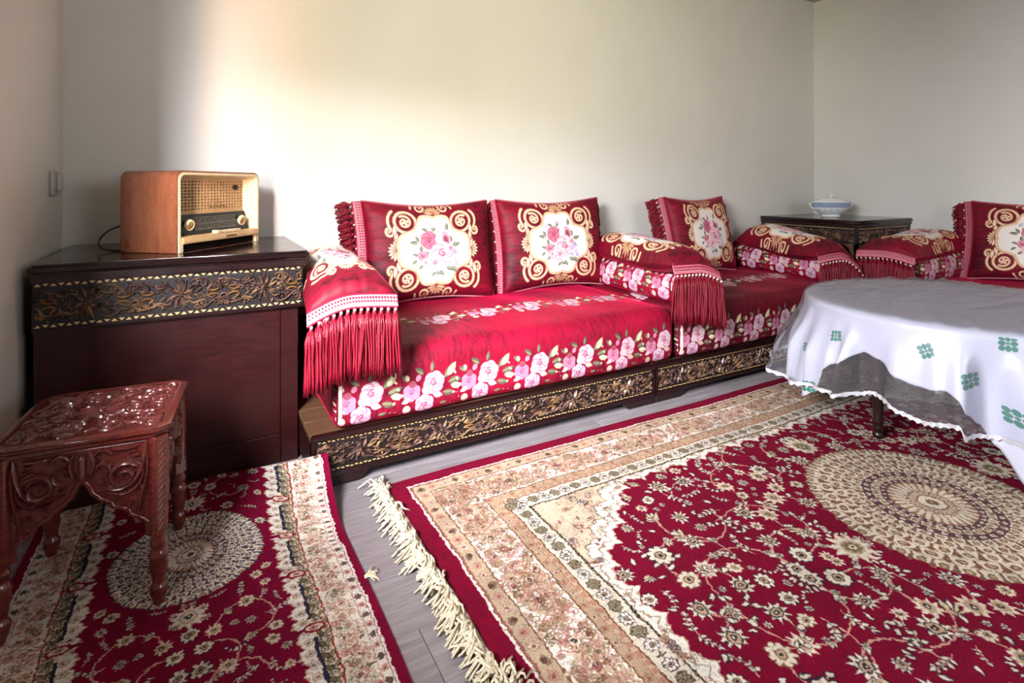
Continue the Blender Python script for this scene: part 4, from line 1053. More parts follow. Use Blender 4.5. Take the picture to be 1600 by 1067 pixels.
def arm_cushion(label, back, front, half, zb, zf, droop, seed, T=.165, tl=.245, ntas=13, arch=.035, dshift=0.):
    """a fringed cushion laid along an arm: back/front (x, y), end edge falling by droop = (left, right)"""
    t = thing('arm_cushion', label, 'cushion', (front[0], front[1], zf), 0, 'fringed arm cushions')
    O = Vector((front[0], front[1], zf)); A, B = Vector((back[0], back[1], 0)), Vector((front[0], front[1], 0)); ax = (B - A).normalized(); nx = Vector((-ax.y, ax.x, 0))
    rng = random.Random(seed); ph = [rng.random() * 6.28 for _ in range(6)]
    def endz(v):
        w = abs(v) ** 1.8; return zf - (droop[1] if v > 0 else droop[0]) * w
    def f(u, v, side):       # v = +1 lies towards nx
        a = 2 * u - 1
        p = A.lerp(B, u) + nx * (half * v * (1 - .05 * (1 - v * v)) * (1 - .06 * (1 - a * a)))
        zm = (zb + (zf - zb) * sm(u) - arch * v * v) * (1 - sm((u - .45) / .55)) + endz(v) * sm((u - .45) / .55)
        e = max(0, 1 - a ** 4) ** .55 * max(0, 1 - v ** 4) ** .6
        g = .0045 * abs(a) ** 3 * (1 - abs(a) ** 14) * (math.sin(v * 19 + ph[0]) + .7 * math.sin(v * 33 + ph[1])) + .004 * e * math.sin(u * 9 + ph[2]) * math.sin(v * 3 + ph[3])
        q = Vector((p.x, p.y, zm + side * (T / 2 * e) * (1.15 if side > 0 else .85) + (g if side > 0 else 0))) - O
        return tuple(q)
    mb = MB()
    mb.grid(lambda u, v: f(u, 2 * v - 1, 1), 40, 28, lambda u, v: (u, v), mi=0)
    mb.grid(lambda u, v: f(u, 2 * v - 1, -1), 40, 28, lambda u, v: (0, 0), mi=1)
    mb.build('cover', (M['cush'], M['vel']), t, smooth='all', merge=.0005)
    E = lambda u: f(1, 2 * u - 1, 1); dn = Vector((0, 0, -1)); out = ax
    dv = lambda u: (dn * .93 + ax * .30).normalized()
    braid(t, E, dv, .046, 30)
    pts = [Vector(E((k + .5) / ntas)) + dv(0) * .052 + ax * .004 for k in range(ntas)]
    bead_mesh(t, [tuple(p + ax * .008) for p in pts[::1]])
    for k, p in enumerate(pts): tassel(t, p + Vector((0, 0, -.002)), tl, rng, None, 1.22)
    # the hidden end towards the wall has the same trim
    for k in range(10): tassel(t, Vector(f(0, -.9 + 1.8 * k / 9, 1)) - ax * .012, .10, rng, None, 1.1)
    return t
arm_cushion('fringed crimson arm cushion beside the radio cabinet, long red tassels in front', (.56, 2.93), (.488, 2.035), .160, .715, .70, (.055, .012), 21)
arm_cushion('fringed arm cushion between the two long mattresses, gilt scrolls on top', (2.365, 2.93), (2.235, 2.03), .150, .712, .688, (.0, .05), 22, tl=.25)
arm_cushion('fringed arm cushion sloping in front of the carved corner stand', (3.83, 2.90), (3.635, 2.105), .175, .712, .655, (.02, .115), 23, tl=.22, arch=.06)
arm_cushion('fringed arm cushion on the right wall sofa, tassels facing the table', (4.74, 1.98), (3.885, 1.955), .175, .70, .668, (.012, .03), 24, tl=.24)
# ---------------------------------------------------------------- carved stool
ST_C, ST_A = (-.2345, 1.905), math.radians(-6.0)
stool = thing('carved_stool', 'carved reddish wooden stool with turned legs on the runner rug', 'stool', (ST_C[0], ST_C[1], .007), ST_A)
SH, SW = .468, .182
def oct_(w, c, d=None): d = w if d is None else d; return [(-w + c, -d), (w - c, -d), (w, -d + c), (w, d - c), (w - c, d), (-w + c, d), (-w, d - c), (-w, -d + c)]
up = lambda x, y, z: (x, y, z)
SD = .190
mb = MB(); mb.prism(oct_(SW + .008, .030, SD + .008), SH - .016, SH - .004, up); mb.prism(oct_(SW - .002, .028, SD - .002), SH - .030, SH - .016, up)
mb.build('stool_top', M['stool'], stool, bevel=.0045, seg=3, smooth=True)
mb = MB(); P = oct_(SW + .006, .029, SD + .006); Q = oct_(SW - .018, .022, SD - .018)
V = [(x, y, SH - .0045) for x, y in P] + [(x, y, SH) for x, y in oct_(SW - .004, .027, SD - .004)] + [(x, y, SH) for x, y in oct_(SW - .012, .024, SD - .012)] + [(x, y, SH - .003) for x, y in Q]
mb.add(V, [(k * 8 + i, k * 8 + (i + 1) % 8, (k + 1) * 8 + (i + 1) % 8, (k + 1) * 8 + i) for k in range(3) for i in range(8)]); mb.build('rim', M['stool'], stool, smooth=30)
mb = MB(); rng = random.Random(31); tf = lambda x, y, d: (max(-SW + .02, min(SW - .02, x)), max(-SD + .02, min(SD - .02, y)), SH - .0035 + d)
for k in range(10): a = k * PI / 5; mb.leafr(.012 * math.cos(a), .012 * math.sin(a), .062 if k % 2 else .048, .016, a, .006, tf, .5)
mb.ridge(spir(0, 0, .012, 0, 1.2, 1), .004, .007, tf)
for qx in (-1, 1):
    for qy in (-1, 1):
        for (x, y, r, a, s_) in ((.10, .09, .046, .3, 1), (.045, .125, .034, 2.0, -1), (.135, .035, .032, -1.2, -1), (.085, .03, .026, 2.6, 1), (.14, .145, .028, 4.0, 1), (.03, .08, .022, 1, 1), (.12, .13, .02, .5, -1)):
            aa = a if qx * qy > 0 else -a; aa = aa if qx > 0 else PI - aa
            mb.ridge(spir(qx * x, qy * y, r, aa, 1.35, s_ * qx * qy, .85, 16), .0050, .006, tf, .003)
        for k in range(46): mb.leafr(qx * rng.uniform(.01, .155), qy * rng.uniform(.03, .16), rng.uniform(.018, .030), .009, rng.random() * 6.3, .0055, tf, rng.uniform(-.8, .8))
mb.build('top_carving', M['stoolcarve'], stool, smooth=True)
for sx in (-1, 1):
    for sy in (-1, 1):
        mb = MB(); cx, cy = sx * (SW - .020), sy * (SD - .020)
        mb.prism([(cx - .019, cy - .019 + (.012 if 0 else 0)), (cx + .019, cy - .019), (cx + .019, cy + .019), (cx - .019, cy + .019)], .186, SH - .03, up) if False else None
        a = math.atan2(sy, sx); R = Matrix.Rotation(a, 3, 'Z')
        pf = lambda x, y, z: tuple(Vector((cx, cy, z)) + R @ Vector((x, y, 0)))
        mb.prism([(-.026, -.020), (.004, -.020), (.014, -.017), (.014, .017), (.004, .020), (-.026, .020)], .182, SH - .03, pf)
        p_ = mb.build('post', M['stool'], stool, bevel=.002, seg=1)
        z_ = MB(); zf_ = lambda x, y, d: tuple(Vector((cx, cy, 0)) + R @ Vector((.014 + d, x, 0)) + Vector((0, 0, y)))
        for k in range(14):
            zz = .20 + k * .0165
            z_.ridge([(-.011, zz), (0, zz + .009), (.011, zz)], .0026, .003, zf_)
        z_.build('zigzag_carving', M['stoolcarve'], p_)
        lg = MB(); lg.lathe([(.018, .190), (.019, .184), (.0165, .176), (.0195, .168), (.021, .160), (.0195, .152), (.0165, .147), (.0195, .141), (.0235, .131), (.0235, .124), (.020, .117), (.021, .108), (.0215, .100), (.019, .085), (.016, .068), (.0145, .056), (.019, .050), (.0215, .044), (.019, .038), (.021, .033), (.0195, .027), (.015, .014), (.012, .0)], (cx, cy, 0), 20)
        lg.build('leg', M['stool'], stool, smooth=60)
def arch_panel(W2):
    """half outline of the apron: keel arch with stepped lobes"""
    L = [(-W2, SH - .03), (-W2, .214), (-W2 + .010, .214), (-W2 + .018, .224), (-W2 + .033, .233), (-W2 + .048, .243), (-W2 + .052, .257), (-W2 + .072, .265), (-W2 + .084, .270), (-W2 + .088, .281), (-W2 + .097, .287), (-W2 + .112, .296), (-.032, .304), (-.022, .310), (-.016, .328), (-.008, .341), (0, .347)]
    return L + [(-x, y) for x, y in L[-2::-1]]
def apron(side):
    wide = SW if side in (0, 2) else SD; dep = SD if side in (0, 2) else SW
    R = Matrix.Rotation(side * PI / 2, 3, 'Z'); f = lambda x, z, d: tuple(R @ Vector((x, -dep + .016 - d, 0)) + Vector((0, 0, z)))
    W2 = wide - .034; mb = MB(); P = arch_panel(W2); mb.prism(P, -.014, .0, f)
    o = mb.build('apron', M['stool'], stool)
    # raised border following the arch, then the scrolls
    b = MB(); A = P[1:-1]; n = len(A)
    b.ridge([(x, y + .006) for x, y in A], .0065, .006, f); b.ridge([(-W2 + .006, .224), (-W2 + .006, SH - .036)], .006, .006, f); b.ridge([(W2 - .006, .224), (W2 - .006, SH - .036)], .006, .006, f); b.ridge([(-W2, SH - .038), (W2, SH - .038)], .0075, .006, f)
    b.build('border', M['stool'], o, smooth=60)
    c = MB(); h = .0125
    for s in (-1, 1):
        c.ridge(spir(s * .088, .352, .036, PI * .5 - s * 1.2, 1.6, s, .86, 24), .0085, h * 1.2, f, .004)
        c.ridge(spir(s * .084, .350, .046, PI * .5 - s * .2, .60, -s, .1, 16), .0055, h, f, .004)
        c.ridge([(s * (.136 * (1 - t) ** 2 + .262 * t * (1 - t) + .052 * t * t), .432 * (1 - t) ** 2 + .600 * t * (1 - t) + .326 * t * t) for t in [i / 14 for i in range(15)]], .0085, h * 1.1, f, .005)
        c.ridge([(s * (.136 - .010 * t + .006 * math.sin(t * 5)), .425 - .185 * t) for t in [i / 12 for i in range(13)]], .0060, h, f, .004)
        c.ridge([(s * (.014 + .010 * math.sin(PI * t)), .360 + .070 * t) for t in [i / 8 for i in range(9)]], .0055, h, f)
        c.ridge(spir(s * .040, .378, .022, -PI / 2, 1.0, s, .75, 16), .0055, h, f, .003)
        c.ridge([(s * (.02 + .045 * t), .408 + .018 * math.sin(PI * t)) for t in [i / 8 for i in range(9)]], .0060, h, f)
        c.ridge([(s * (.060 + .06 * t), .424 - .004 * math.sin(PI * t)) for t in [i / 6 for i in range(7)]], .0060, h * .9, f)
        for k in range(6): c.leafr(s * (.112 + .004 * k), .425 - .013 * k, .022, .010, PI if s > 0 else 0, h * .9, f, .4)
        for k in range(5): c.leafr(s * .024, .372 + .012 * k, .017, .009, (0 if s > 0 else PI) + .4 * s, h * .9, f, .4)
        for (x, z, L, a) in ((.060, .318, .030, 2.6), (.078, .302, .034, -2.8), (.100, .292, .036, -.6), (.118, .268, .030, -1.5), (.106, .285, .028, -2.2), (.128, .290, .026, -1.9), (.046, .335, .022, 2.2), (.120, .325, .030, -1.2), (.128, .250, .022, -2.4), (.094, .304, .024, 1.2)):
            c.leafr(s * x, z, L, .014, a if s > 0 else PI - a, h, f, .5 * s)
    c.lathe([(.001, .0), (.001, .0)], (0, 0, 0), 3, cap=False) if False else None
    c.ridge([(0, .352 + .072 * i / 8) for i in range(9)], .0095, h * 1.3, f)
    c.build('carving', M['stoolcarve'], o, smooth=True)
for side in range(4): apron(side)

# ---------------------------------------------------------------- the old radio
RD0, RANG = Vector((-.073, 2.445, CH)), math.atan2(.393, .321)
radio = thing('valve_radio', 'old wooden valve radio with cream front on the left corner cabinet', 'radio', tuple(RD0), RANG)
RW, RH, RD = .500, .316, .245
def rrect(x0, x1, z0, z1, r, n=5, rb=None):
    P = []; rb = r if rb is None else rb
    for cx, cz, rr, a0 in ((x1 - r, z1 - r, r, 0), (x0 + r, z1 - r, r, PI / 2), (x0 + rb, z0 + rb, rb, PI), (x1 - rb, z0 + rb, rb, 1.5 * PI)):
        P += [(cx + rr * math.cos(a0 + PI / 2 * k / n), cz + rr * math.sin(a0 + PI / 2 * k / n)) for k in range(n + 1)]
    return P
def ring(mb, A, B, da, db, f):
    n = len(A); V = [f(x, z, da) for x, z in A] + [f(x, z, db) for x, z in B]; mb.add(V, [(i, (i + 1) % n, n + (i + 1) % n, n + i) for i in range(n)])
rf = lambda x, z, d: (x, d, z)
O1 = rrect(0, RW, 0, RH, .034, 5, .006); O2 = rrect(.007, RW - .007, .036, RH - .007, .029, 5, .004); O3 = rrect(.016, RW - .016, .046, RH - .016, .022, 5, .004)
IN = rrect(.052, RW - .052, .062, RH - .034, .006, 5, .004)
O4 = rrect(.007, RW - .007, .0008, RH - .007, .029, 5, .004)
mb = MB(); ring(mb, O1, O1, .0, RD, rf); ring(mb, O1, O4, .0, .0, rf); mb.add([rf(x, z, RD) for x, z in O1], [tuple(range(len(O1)))[::-1]]); ring(mb, O4, O4, 0, RD - .01, rf)
mb.build('case', M['radiowood'], radio, smooth=40)
mb = MB(); ring(mb, O2, O2, -.004, .004, rf); ring(mb, O2, O3, -.004, -.004, rf); ring(mb, O3, IN, -.004, .052, rf); o = mb.build('front_frame', M['cream'], radio, smooth=40)
mb = MB(); 
for x0, x1 in ((.007, .030), (RW - .030, RW - .007)): mb.box(x0, x1, -.004, .06, .0, .040)
mb.build('front_foot', M['cream'], radio, bevel=.002, seg=1)
gx0, gx1, gz0, gz1 = .054, RW - .054, .156, .280
mb = MB(); mb.box(gx0, gx1, .056, .062, gz0, gz1); mb.build('speaker_cloth', M['hole'], radio)
mb = MB(); NXG, NZG = 21, 10
for i in range(NXG + 1): x = gx0 + (gx1 - gx0) * i / NXG; mb.box(x - .0034, x + .0034, .048, .0555, gz0, gz1)
for j in range(NZG + 1): z = gz0 + (gz1 - gz0) * j / NZG; mb.box(gx0, gx1, .0482, .0554, z - .0028, z + .0028)
mb.box(gx0 - .004, gx1 + .004, .047, .0556, gz0 - .014, gz0); mb.build('speaker_grille', M['tan'], radio)
mb = MB(); mb.box(gx1 - .062, gx1 - .034, .045, .049, gz1 - .040, gz1 - .020); mb.build('badge', M['ink'], radio, bevel=.001, seg=1)
mb = MB(); mb.tube([(.225 + .010 * i, .044, .172 + .0035 * math.sin(i * 1.9)) for i in range(11)], .0022, 6); mb.build('script_badge', M['brass'], radio, smooth='all')
tl = lambda x, z, d: (x, .040 - (.145 - z) * .28 - d, z)      # the dial leans towards the front at its foot
mb = MB(); mb.prism([(gx0 - .002, .066), (gx1 + .002, .066), (gx1 + .002, .143), (gx0 - .002, .143)], -.004, 0, tl); mb.build('dial_glass', M['black'], radio)
mb = MB(); rng = random.Random(8)
for row, z in enumerate((.079, .086, .093, .100, .107, .114, .121, .128)):
    x = .125
    while x < .375:
        w = rng.uniform(.004, .016); mb.prism([(x, z), (min(.378, x + w), z), (min(.378, x + w), z + .0016), (x, z + .0016)], 0, .0006, tl); x += w + rng.uniform(.002, .006)
    if row in (1, 4): mb.prism([(.12, z - .0025), (.38, z - .0025), (.38, z - .0018), (.12, z - .0018)], 0, .0006, tl)
mb.build('dial_scale', M['dash'], radio)['kind'] = 'stuff'
for kx, mt in ((.092, 'brass'), (.408, 'ivoryk')):
    mb = MB(); mb.lathe([(.0235, .0), (.0235, .007), (.022, .011), (.0195, .013), (.016, .011), (.010, .0095), (.004, .0105), (.0005, .011)], (0, 0, 0), 28); kn = mb.build('knob', M['ivoryk'], radio, smooth=45)
    kn.location = tl(kx, .103, 0); kn.rotation_euler = (PI / 2 + .27, 0, 0)
    mb = MB(); mb.lathe([(.015, .0105), (.012, .0128), (.0005, .0135)], (0, 0, 0), 20); mb.build('knob_cap', M['brass'], kn, smooth=45)
mb = MB(); mb.prism([(-.014, .034), (-.014, .054), (-.008, .060), (.040, .064), (.040, .034)], .020, RW - .020, lambda y, z, x: (x, y, z)); mb.build('shelf', M['tan'], radio, bevel=.0025, seg=2, smooth=True)
for k in range(7):
    mb = MB(); x = .205 + k * .0222; mb.box(x, x + .0212, -.0095 if k else -.012, .014, .0600, .0705 if k else .0735); mb.build('push_button', M['cream'], radio, bevel=.0018, seg=2)
def lettering(txt, size, mat, parent, loc, rot, ext=.0004):
    cu = bpy.data.curves.new('lettering', 'FONT'); cu.body = txt; cu.size = size; cu.extrude = ext; cu.align_x = 'CENTER'; cu.space_character = 1.15
    tmp = bpy.data.objects.new('lettering_tmp', cu); C.objects.link(tmp); bpy.context.view_layer.update()
    me = bpy.data.meshes.new_from_object(tmp.evaluated_get(bpy.context.evaluated_depsgraph_get())); bpy.data.objects.remove(tmp); me.materials.clear(); me.materials.append(mat)
    o = bpy.data.objects.new('lettering', me); C.objects.link(o); o.parent = parent; o.location = loc; o.rotation_euler = rot; return o
lettering('GRUNDIG', .0135, M['ink'], radio, (.292, -.0146, .0405), (PI / 2, 0, 0))
mb = MB(); mb.box(.0075, RW - .0075, .010, RD - .02, .0045, .040); mb.build('recess_shade', M['hole'], radio)  # dark block standing in for the shade in the recess under the shelf
ca = lambda p: tuple(p)
mb = MB(); P = [(.05, RD + .001, .105), (.035, RD + .035, .100), (.015, RD + .075, .078), (.0, RD + .095, .045), (.0, RD + .088, .018), (.02, RD + .06, .005), (.06, RD + .03, .0035), (.16, RD + .02, .0035)]
cu = [Vector(p) for p in P]; Q = []
for i in range(len(cu) - 1):
    p0, p1, p2, p3 = cu[max(0, i - 1)], cu[i], cu[i + 1], cu[min(len(cu) - 1, i + 2)]
    for k in range(6):
        t = k / 6; Q.append(.5 * ((2 * p1) + (p2 - p0) * t + (2 * p0 - 5 * p1 + 4 * p2 - p3) * t * t + (-p0 + 3 * p1 - 3 * p2 + p3) * t ** 3))
mb.tube(Q, .0032, 8); mb.build('power_cord', M['cord'], radio, smooth='all')

# ---------------------------------------------------------------- light switch on the left wall
sw = thing('light_switch', 'pale plastic light switch on the left wall above the cabinet', 'switch', (XL, 2.86, 1.105))
mb = MB(); mb.box(.0005, .014, -.062, .062, -.052, .052); mb.build('plate', M['switch'], sw, bevel=.006, seg=3, smooth=True)
mb = MB(); mb.box(.014, .030, -.030, .045, -.036, .040); mb.build('rocker', M['switch'], sw, bevel=.007, seg=3, smooth=True)

# ---------------------------------------------------------------- white china tureen
tu = thing('tureen', 'white and pale blue lidded china tureen on the corner stand', 'tureen', (4.475, 2.66, CH), math.radians(-29.4))
SX, SY = 1., .72
mb = MB(); mb.lathe([(.070, .0), (.074, .004), (.068, .012), (.074, .020), (.098, .032), (.118, .048), (.131, .064), (.1385, .078)], (0, 0, 0), 40, SX, SY, False); bo = mb.build('bowl', M['china'], tu, smooth=60)
mb = MB(); mb.lathe([(.1388, .078), (.1440, .094), (.1485, .112), (.1515, .1155), (.1485, .117)], (0, 0, 0), 40, SX, SY, False); mb.build('blue_band', M['chinablue'], tu, smooth=60)
for z_, r_ in ((.079, .1394), (.1155, .1520), (.004, .0745)):
    mb = MB(); mb.tube([(r_ * math.cos(a) * SX, r_ * math.sin(a) * SY, z_) for a in [2 * PI * i / 40 for i in range(41)]], .0013, 5, cap=False); mb.build('gilt_line', M['chinagold'], tu, smooth='all')
mb = MB(); mb.lathe([(.147, .1165), (.143, .123), (.128, .130), (.106, .139), (.080, .148), (.050, .154), (.022, .156), (.0005, .1565)], (0, 0, 0), 40, SX, SY, False); ld = mb.build('lid', M['china'], tu, smooth=60)
mb = MB(); mb.lathe([(.013, .154), (.009, .160), (.0075, .166), (.012, .1705), (.023, .174), (.026, .178), (.022, .181), (.0005, .182)], (0, 0, 0), 24, 1, .6, False); mb.build('lid_knob', M['china'], ld, smooth=60)
for s in (-1, 1):
    mb = MB(); mb.tube([(s * x, 0, z) for x, z in ((.128, .064), (.146, .068), (.160, .080), (.170, .096), (.180, .104), (.176, .109), (.164, .107), (.150, .112))], .0058, 8, .004); mb.build('handle', M['china'], tu, smooth='all')
rng = random.Random(12)
for k in range(7):     # painted birds and sprigs
    a = -PI / 2 + (k - 3) * .38; mb = MB()
    def cf(x, z, d, a=a): 
        zz = .060 + z; r = .1285 + .30 * max(0, z + .002) + d; return (r * math.cos(a + x / .13) * SX, r * math.sin(a + x / .13) * SY, zz)
    for q in range(4): mb.leafr(.002 * q, .004 * (q % 2), .014, .006, q * 1.5 + k, .0010, cf, .3)
    mb.build('painted_sprig', M['chinablue'] if k % 2 else M['chinagold'], tu, smooth=True)

# ---------------------------------------------------------------- round table
TC, TR, TH = (3.045, 1.225), .612, .556
tb = thing('round_table', 'round dark wooden table under the white cloth, on the large rug', 'table', (TC[0], TC[1], .009))
mb = MB(); mb.lathe([(.0005, TH - .040), (TR - .03, TH - .040), (TR - .008, TH - .034), (TR, TH - .026), (TR, TH - .018), (TR - .006, TH - .011), (.0005, TH - .010)], (0, 0, 0), 64, cap=False); mb.build('tabletop', M['cab'], tb, smooth=50)
mb = MB(); mb.lathe([(.46, TH - .040), (.46, TH - .115), (.44, TH - .115), (.44, TH - .040)], (0, 0, 0), 48, cap=False); mb.build('table_apron', M['cab'], tb, smooth=50)
for k in range(4):
    a = math.radians(170.5) + k * PI / 2; lx, ly = .507 * math.cos(a), .507 * math.sin(a)
    mb = MB(); mb.lathe([(.012, .0), (.020, .006), (.022, .018), (.015, .028), (.020, .038), (.022, .048), (.0165, .058), (.021, .068), (.021, .078), (.0185, .09), (.021, .14), (.024, .20), (.022, .235), (.030, .245), (.031, .254), (.026, .262), (.033, .285), (.038, .34), (.036, .40), (.028, .44), (.034, .455), (.036, .47), (.036, TH - .041)], (lx, ly, 0), 20); mb.build('leg', M['cab'], tb, smooth=60)

# ---------------------------------------------------------------- tablecloth and its clear cover
def interp(tab, a):
    a %= 360
    T_ = tab + [(tab[0][0] + 360, tab[0][1])]
    if a < T_[0][0]: a += 360
    for (a0, v0), (a1, v1) in zip(T_, T_[1:]):
        if a0 <= a <= a1: return v0 + (v1 - v0) * sm((a - a0) / (a1 - a0))
    return T_[0][1]
HEM = [(5, .36), (45, .10), (90, .36), (122, .30), (132, .21), (140, .155), (147, .13), (152, .12), (155, .15), (159, .27), (163, .31), (167, .33), (170, .365), (172, .388), (178, .372), (185, .326), (191, .312), (194, .311), (199, .323), (202.2, .312), (204, .262), (207.6, .213), (212.4, .14), (218.2, .033), (226, .02), (240, .14), (270, .36), (315, .08)]
FILM = [(5, .25), (60, .24), (120, .24), (136, .20), (150, .18), (158, .195), (166, .19), (172, .215), (177, .235), (182, .228), (187, .203), (193, .19), (198, .202), (202.6, .222), (204, .182), (209, .175), (217, .192), (240, .22), (300, .25)]
FOLD = [(128, 7, .030), (141, 5, .045), (152, 4, .040), (160, 3.4, .026), (167.5, 2.6, .034), (176, 5, -.012), (186, 4, .010), (196, 3.4, .016), (202.5, 3.0, .040), (212, 5, -.02), (219, 5, .055), (232, 7, .03), (250, 6, .03), (275, 7, .03), (300, 6, .03), (330, 8, .03), (20, 8, .03), (50, 7, .04), (80, 8, .03), (105, 6, .03)]
def foldamp(a):
    r = 0.
    for c_, w, h in FOLD:
        d = (a - c_ + 180) % 360 - 180; r += h * math.exp(-(d / w) ** 2)
    return r
def drape(a, s, hem, R, ztop, k=1.0, flare=.06, side=0.):
    """s: 0 centre .. .5 table edge .. 1 hem"""
    th = math.radians(a); zb = interp(hem, a)
    if s <= .46: r = R * s / .5; z = ztop
    elif s <= .54:
        t = (s - .46) / .08; r = R * .92 + R * .08 * math.sin(t * PI / 2) + .004 * t; z = ztop - .022 * (1 - math.cos(t * PI / 2)) - .006 * t
    else:
        t = (s - .54) / .46; z0 = ztop - .028; dz = z0 - zb; z = z0 - dz * t; q = (z0 - z)
        r = R + .004 + (flare + side * math.exp(-((a - 136) / 17) ** 2)) * q + k * foldamp(a) * sm(q / .24) * 2.0 + .004 * math.sin(a * .9) * sm(q / .2)
    return (r * math.cos(th), r * math.sin(th), z)
cl = thing('tablecloth', 'white tablecloth with green stitched flowers over the round table', 'tablecloth', (TC[0], TC[1], .009))
mb = MB(); ZT = TH + .0005
def clothf(u, v): return drape(u * 360, max(.004, v), HEM, TR + .004, ZT)
mb.grid(clothf, 240, 50, closed_u=True); o = mb.build('cloth', M['cloth'], cl, smooth='all'); so = o.modifiers.new('thick', 'SOLIDIFY'); so.thickness = .0022; so.offset = -1
def hemz_s(a, z):    # parameter of a given height on the hanging part
    zb = interp(HEM, a); z0 = ZT - .028; return .54 + .46 * (z0 - z) / (z0 - zb)
def motif(a, z, rot=0., sc=1.):
    mb = MB(); s0 = hemz_s(a, z); R = TR + .03
    def fr_(x, y):
        aa = a + math.degrees(x / R); ss = hemz_s(aa, z + y); p = Vector(drape(aa, ss, HEM, TR + .004, ZT)); n = Vector((math.cos(math.radians(aa)), math.sin(math.radians(aa)), .12)); return tuple(p + n * .0022)
    for k in range(8):
        t = k * PI / 4 + rot; d_ = (.0150 if k % 2 == 0 else .0215) * sc; ra, rb_ = ((.0098, .0072) if k % 2 == 0 else (.0085, .0080)); ra *= sc; rb_ *= sc
        c0 = (d_ * math.cos(t), d_ * math.sin(t)); P = [(c0[0] + ra * math.cos(q) * math.cos(t) - rb_ * math.sin(q) * math.sin(t), c0[1] + ra * math.cos(q) * math.sin(t) + rb_ * math.sin(q) * math.cos(t)) for q in [2 * PI * j / 10 for j in range(10)]]; V = [fr_(*c0)] + [fr_(*p) for p in P]; n = len(P); mb.add(V, [(0, 1 + i, 1 + (i + 1) % n) for i in range(n)])
    P = [(.0045 * sc * math.cos(i), .0045 * sc * math.sin(i)) for i in [2 * PI * j / 8 for j in range(8)]]; V = [fr_(0, 0)] + [fr_(*p) for p in P]; mb.add(V, [(0, 1 + i, 1 + (i + 1) % 8) for i in range(8)])
    return mb.build('stitched_flower', M['green'], cl)

for a, z, r_, sc in ((162, .427, .2, .95), (147, .327, .1, .9), (193.6, .451, .5, 1.1), (205.5, .373, .1, 1.15), (215.3, .518, 0, 1.2), (215.9, .273, .1, 1.15), (154, .175, .2, 1.0), (228, .40, .3, 1.1), (236, .25, 0, 1.1), (118, .40, 0, 1.1)): motif(a, z, r_, sc)

def filmf(u, v):
    a = u * 360; x, y, z = drape(a, max(.004, v), FILM, TR + .012, ZT + .0042, 1.0, .10, .22)
    if v < .56:      # creases of the clear sheet on the table top
        w = 1 - sm((v - .40) / .14)
        n = 0.
        for (ka, kb, kc, m1, m2, m3) in ((3., 26., 0., 4., -3., 1.), (-6., 22., 2., -3., 5., 0.), (9., 31., 4., 6., 2., 2.), (18., 20., 1., -5., 4., 3.), (-16., 24., 5., 3., 6., 5.)):
            q = ka * x + kb * y + kc + 1.4 * math.sin(5 * x + m3) ; n += max(0., 1 - abs(((q / PI) % 1) - .5) * 5.5) * max(0., math.sin(m1 * x + m2 * y + m3))
        z += w * (.013 * n + .0012)
    return (x, y, z)
pc = thing('clear_table_cover', 'clear plastic cover with silver zigzag edge over the white tablecloth', 'table cover', (TC[0], TC[1], .009))
mb = MB(); mb.grid(filmf, 340, 120, closed_u=True); mb.build('plastic_sheet', M['film'], pc, smooth='all')
mb = MB(); NU = 900
def trimf(u, v):
    p = Vector(filmf(u, 1.)); a = u * 2 * PI; o_ = Vector((math.cos(a), math.sin(a), 0)); k = (u * NU / 5) % 1; tri = abs(2 * k - 1)
    return tuple(p + o_ * (.003 + .002 * math.sin(u * NU) ) + Vector((0, 0, (.007 - .010 * v) - (.008 * tri if v > .5 else -.003 * tri))))
mb.grid(trimf, NU, 2, closed_u=True); o = mb.build('silver_trim', M['silver'], pc); so = o.modifiers.new('thick', 'SOLIDIFY'); so.thickness = .003

# ---------------------------------------------------------------- rugs
def rug_mesh(name, mat, parent, fn, nu, nv, th, uvf, edge):
    mb = MB(); mb.grid(lambda u, v: fn(u, v, th), nu, nv, uvf); o = mb.build(name, mat, parent, smooth='all')
    b = MB(); per = [(i / nu, 0.) for i in range(nu)] + [(1., j / nv) for j in range(nv)] + [(1 - i / nu, 1.) for i in range(nu)] + [(0., 1 - j / nv) for j in range(nv)]
    V = [fn(u, v, th) for u, v in per] + [fn(u, v, 0) for u, v in per]; n = len(per); b.add(V, [(i, (i + 1) % n, n + (i + 1) % n, n + i) for i in range(n)]); b.build('binding', edge, parent); return o
BX0, BX1, BY0, BY1 = .595, 3.775, -.073, 1.977
rug = thing('large_rug', 'large crimson rug with beige medallion and cream fringe, under the table', 'rug', (BX0, BY0, 0))
def bigf(u, v, z):
    x = (BX1 - BX0) * u; y = (BY1 - BY0) * v
    return (x + .004 * math.sin(y * 5) * (1 - u), y + .004 * math.sin(x * 3.1) * v, z + (.0015 * math.sin(x * 7 + y * 3) + .0015 if z else .0004))
rug_mesh('pile', M['rug'], rug, bigf, 96, 64, .0085, lambda u, v: (u, v), M['rugback'])
mb = MB(); mb.grid(lambda u, v: (-.020 + .021 * u + .003 * math.sin(v * 30), .01 + (BY1 - BY0 - .02) * v, .0045 + .0035 * math.sin(u * PI)), 3, 60); mb.build('selvedge', M['selvedge'], rug, smooth='all')
mb = MB(); rng = random.Random(77); n = 150
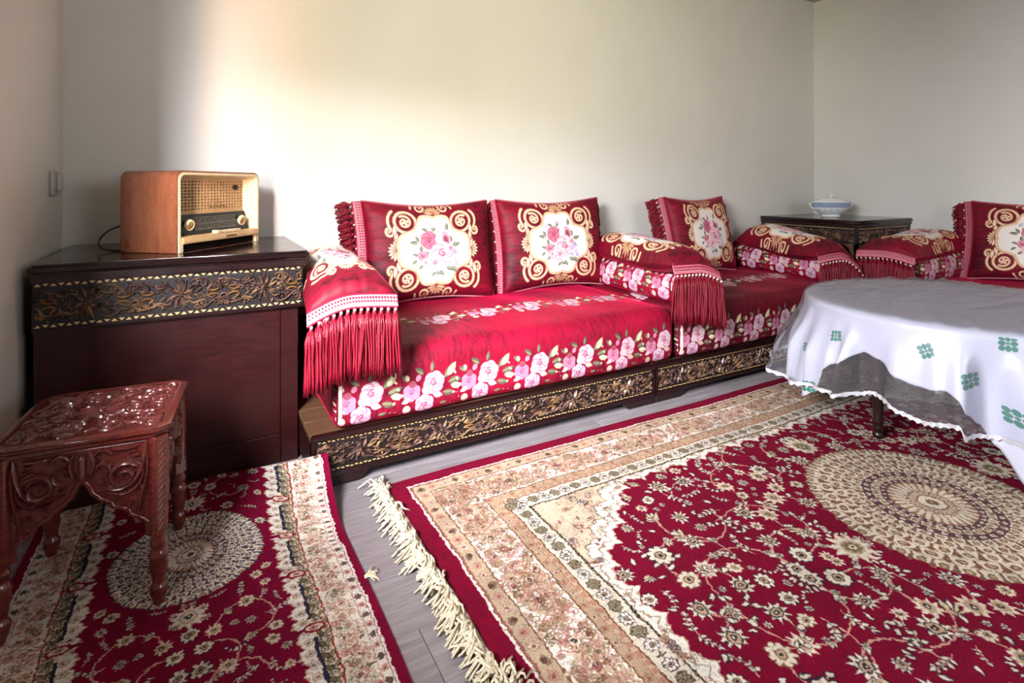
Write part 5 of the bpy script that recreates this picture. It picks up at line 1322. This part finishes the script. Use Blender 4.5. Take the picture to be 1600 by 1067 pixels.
for k in range(n):
    y0 = .015 + (BY1 - BY0 - .03) * k / (n - 1) + rng.uniform(-.004, .004); over = (y0 + BY0 < 1.10 and rng.random() < .35)
    dirn = rng.uniform(-1.1, 1.1) + (.5 * math.sin(k * .35)); L = rng.uniform(.045, .082)
    for s in range(7):
        a = dirn + rng.uniform(-.9, .9); l = L * rng.uniform(.55, 1.1); w = rng.uniform(.006, .016); ph = rng.random() * 6.3; P = []
        for i in range(8):
            t = i / 7; sx = 1 if over else -1
            P.append((-.018 + sx * (l * t * math.cos(a)) + w * t * math.sin(9 * t + ph) + (.012 * t if over else 0), y0 + l * t * math.sin(a) + w * math.cos(7 * t + ph), (.0125 if over else .0050) + .022 * math.sin(PI * min(1, t * 1.05)) * (.3 + .7 * abs(math.sin(ph))) + .003 * s * .4))
        mb.tube(P, .0044, 4, .0026)
mb.build('fringe', M['fringe'], rug, smooth='all')['kind'] = 'stuff'
RX_0, RX_1, RY_0, RY_1 = -.447, .405, .335, 2.285
run = thing('runner_rug', 'crimson runner rug with round medallion, below the carved stool', 'rug', (RX_0, RY_0, 0))
def runf(u, v, z):
    x = RX_0 + (RX_1 - RX_0) * u; y = RY_0 + (RY_1 - RY_0) * v
    w = sm((x - .05) / .34); t = max(0., (y - 1.72) / (RY_1 - 1.72)); ye = 2.345 - .292 * w
    Y = y if t <= 0 else 1.72 + (ye - 1.72) * t
    zz = (.135 * w + .004) * t ** 2.3 + .006 * math.sin(x * 11 + 1) * sm((y - 1.9) / .3) * sm((x + .1) / .2)
    return (x - RX_0 + .005 * math.sin(y * 6) - .010 * w * t, Y - RY_0, z + max(0, zz) + (.0003 if not z else .001 * math.sin(x * 13 + y * 9)))
rug_mesh('pile', M['runner'], run, runf, 40, 90, .007, lambda u, v: (u, v), M['rugback'])
mb = MB(); rng = random.Random(5)
for s in range(14):
    a = rng.uniform(-.9, .7); l = rng.uniform(.025, .05); ph = rng.random() * 6; mb.tube([(RX_1 - RX_0 - .004 + l * t * math.cos(a), 1.545 - RY_0 + l * t * math.sin(a) + .004 * math.sin(8 * t + ph) + rng.uniform(0, .006), .004 + .010 * math.sin(PI * t) * abs(math.sin(ph))) for t in [i / 6 for i in range(7)]], .0028, 4, .0018)
mb.build('loose_tuft', M['fringe'], run, smooth='all')['kind'] = 'stuff'
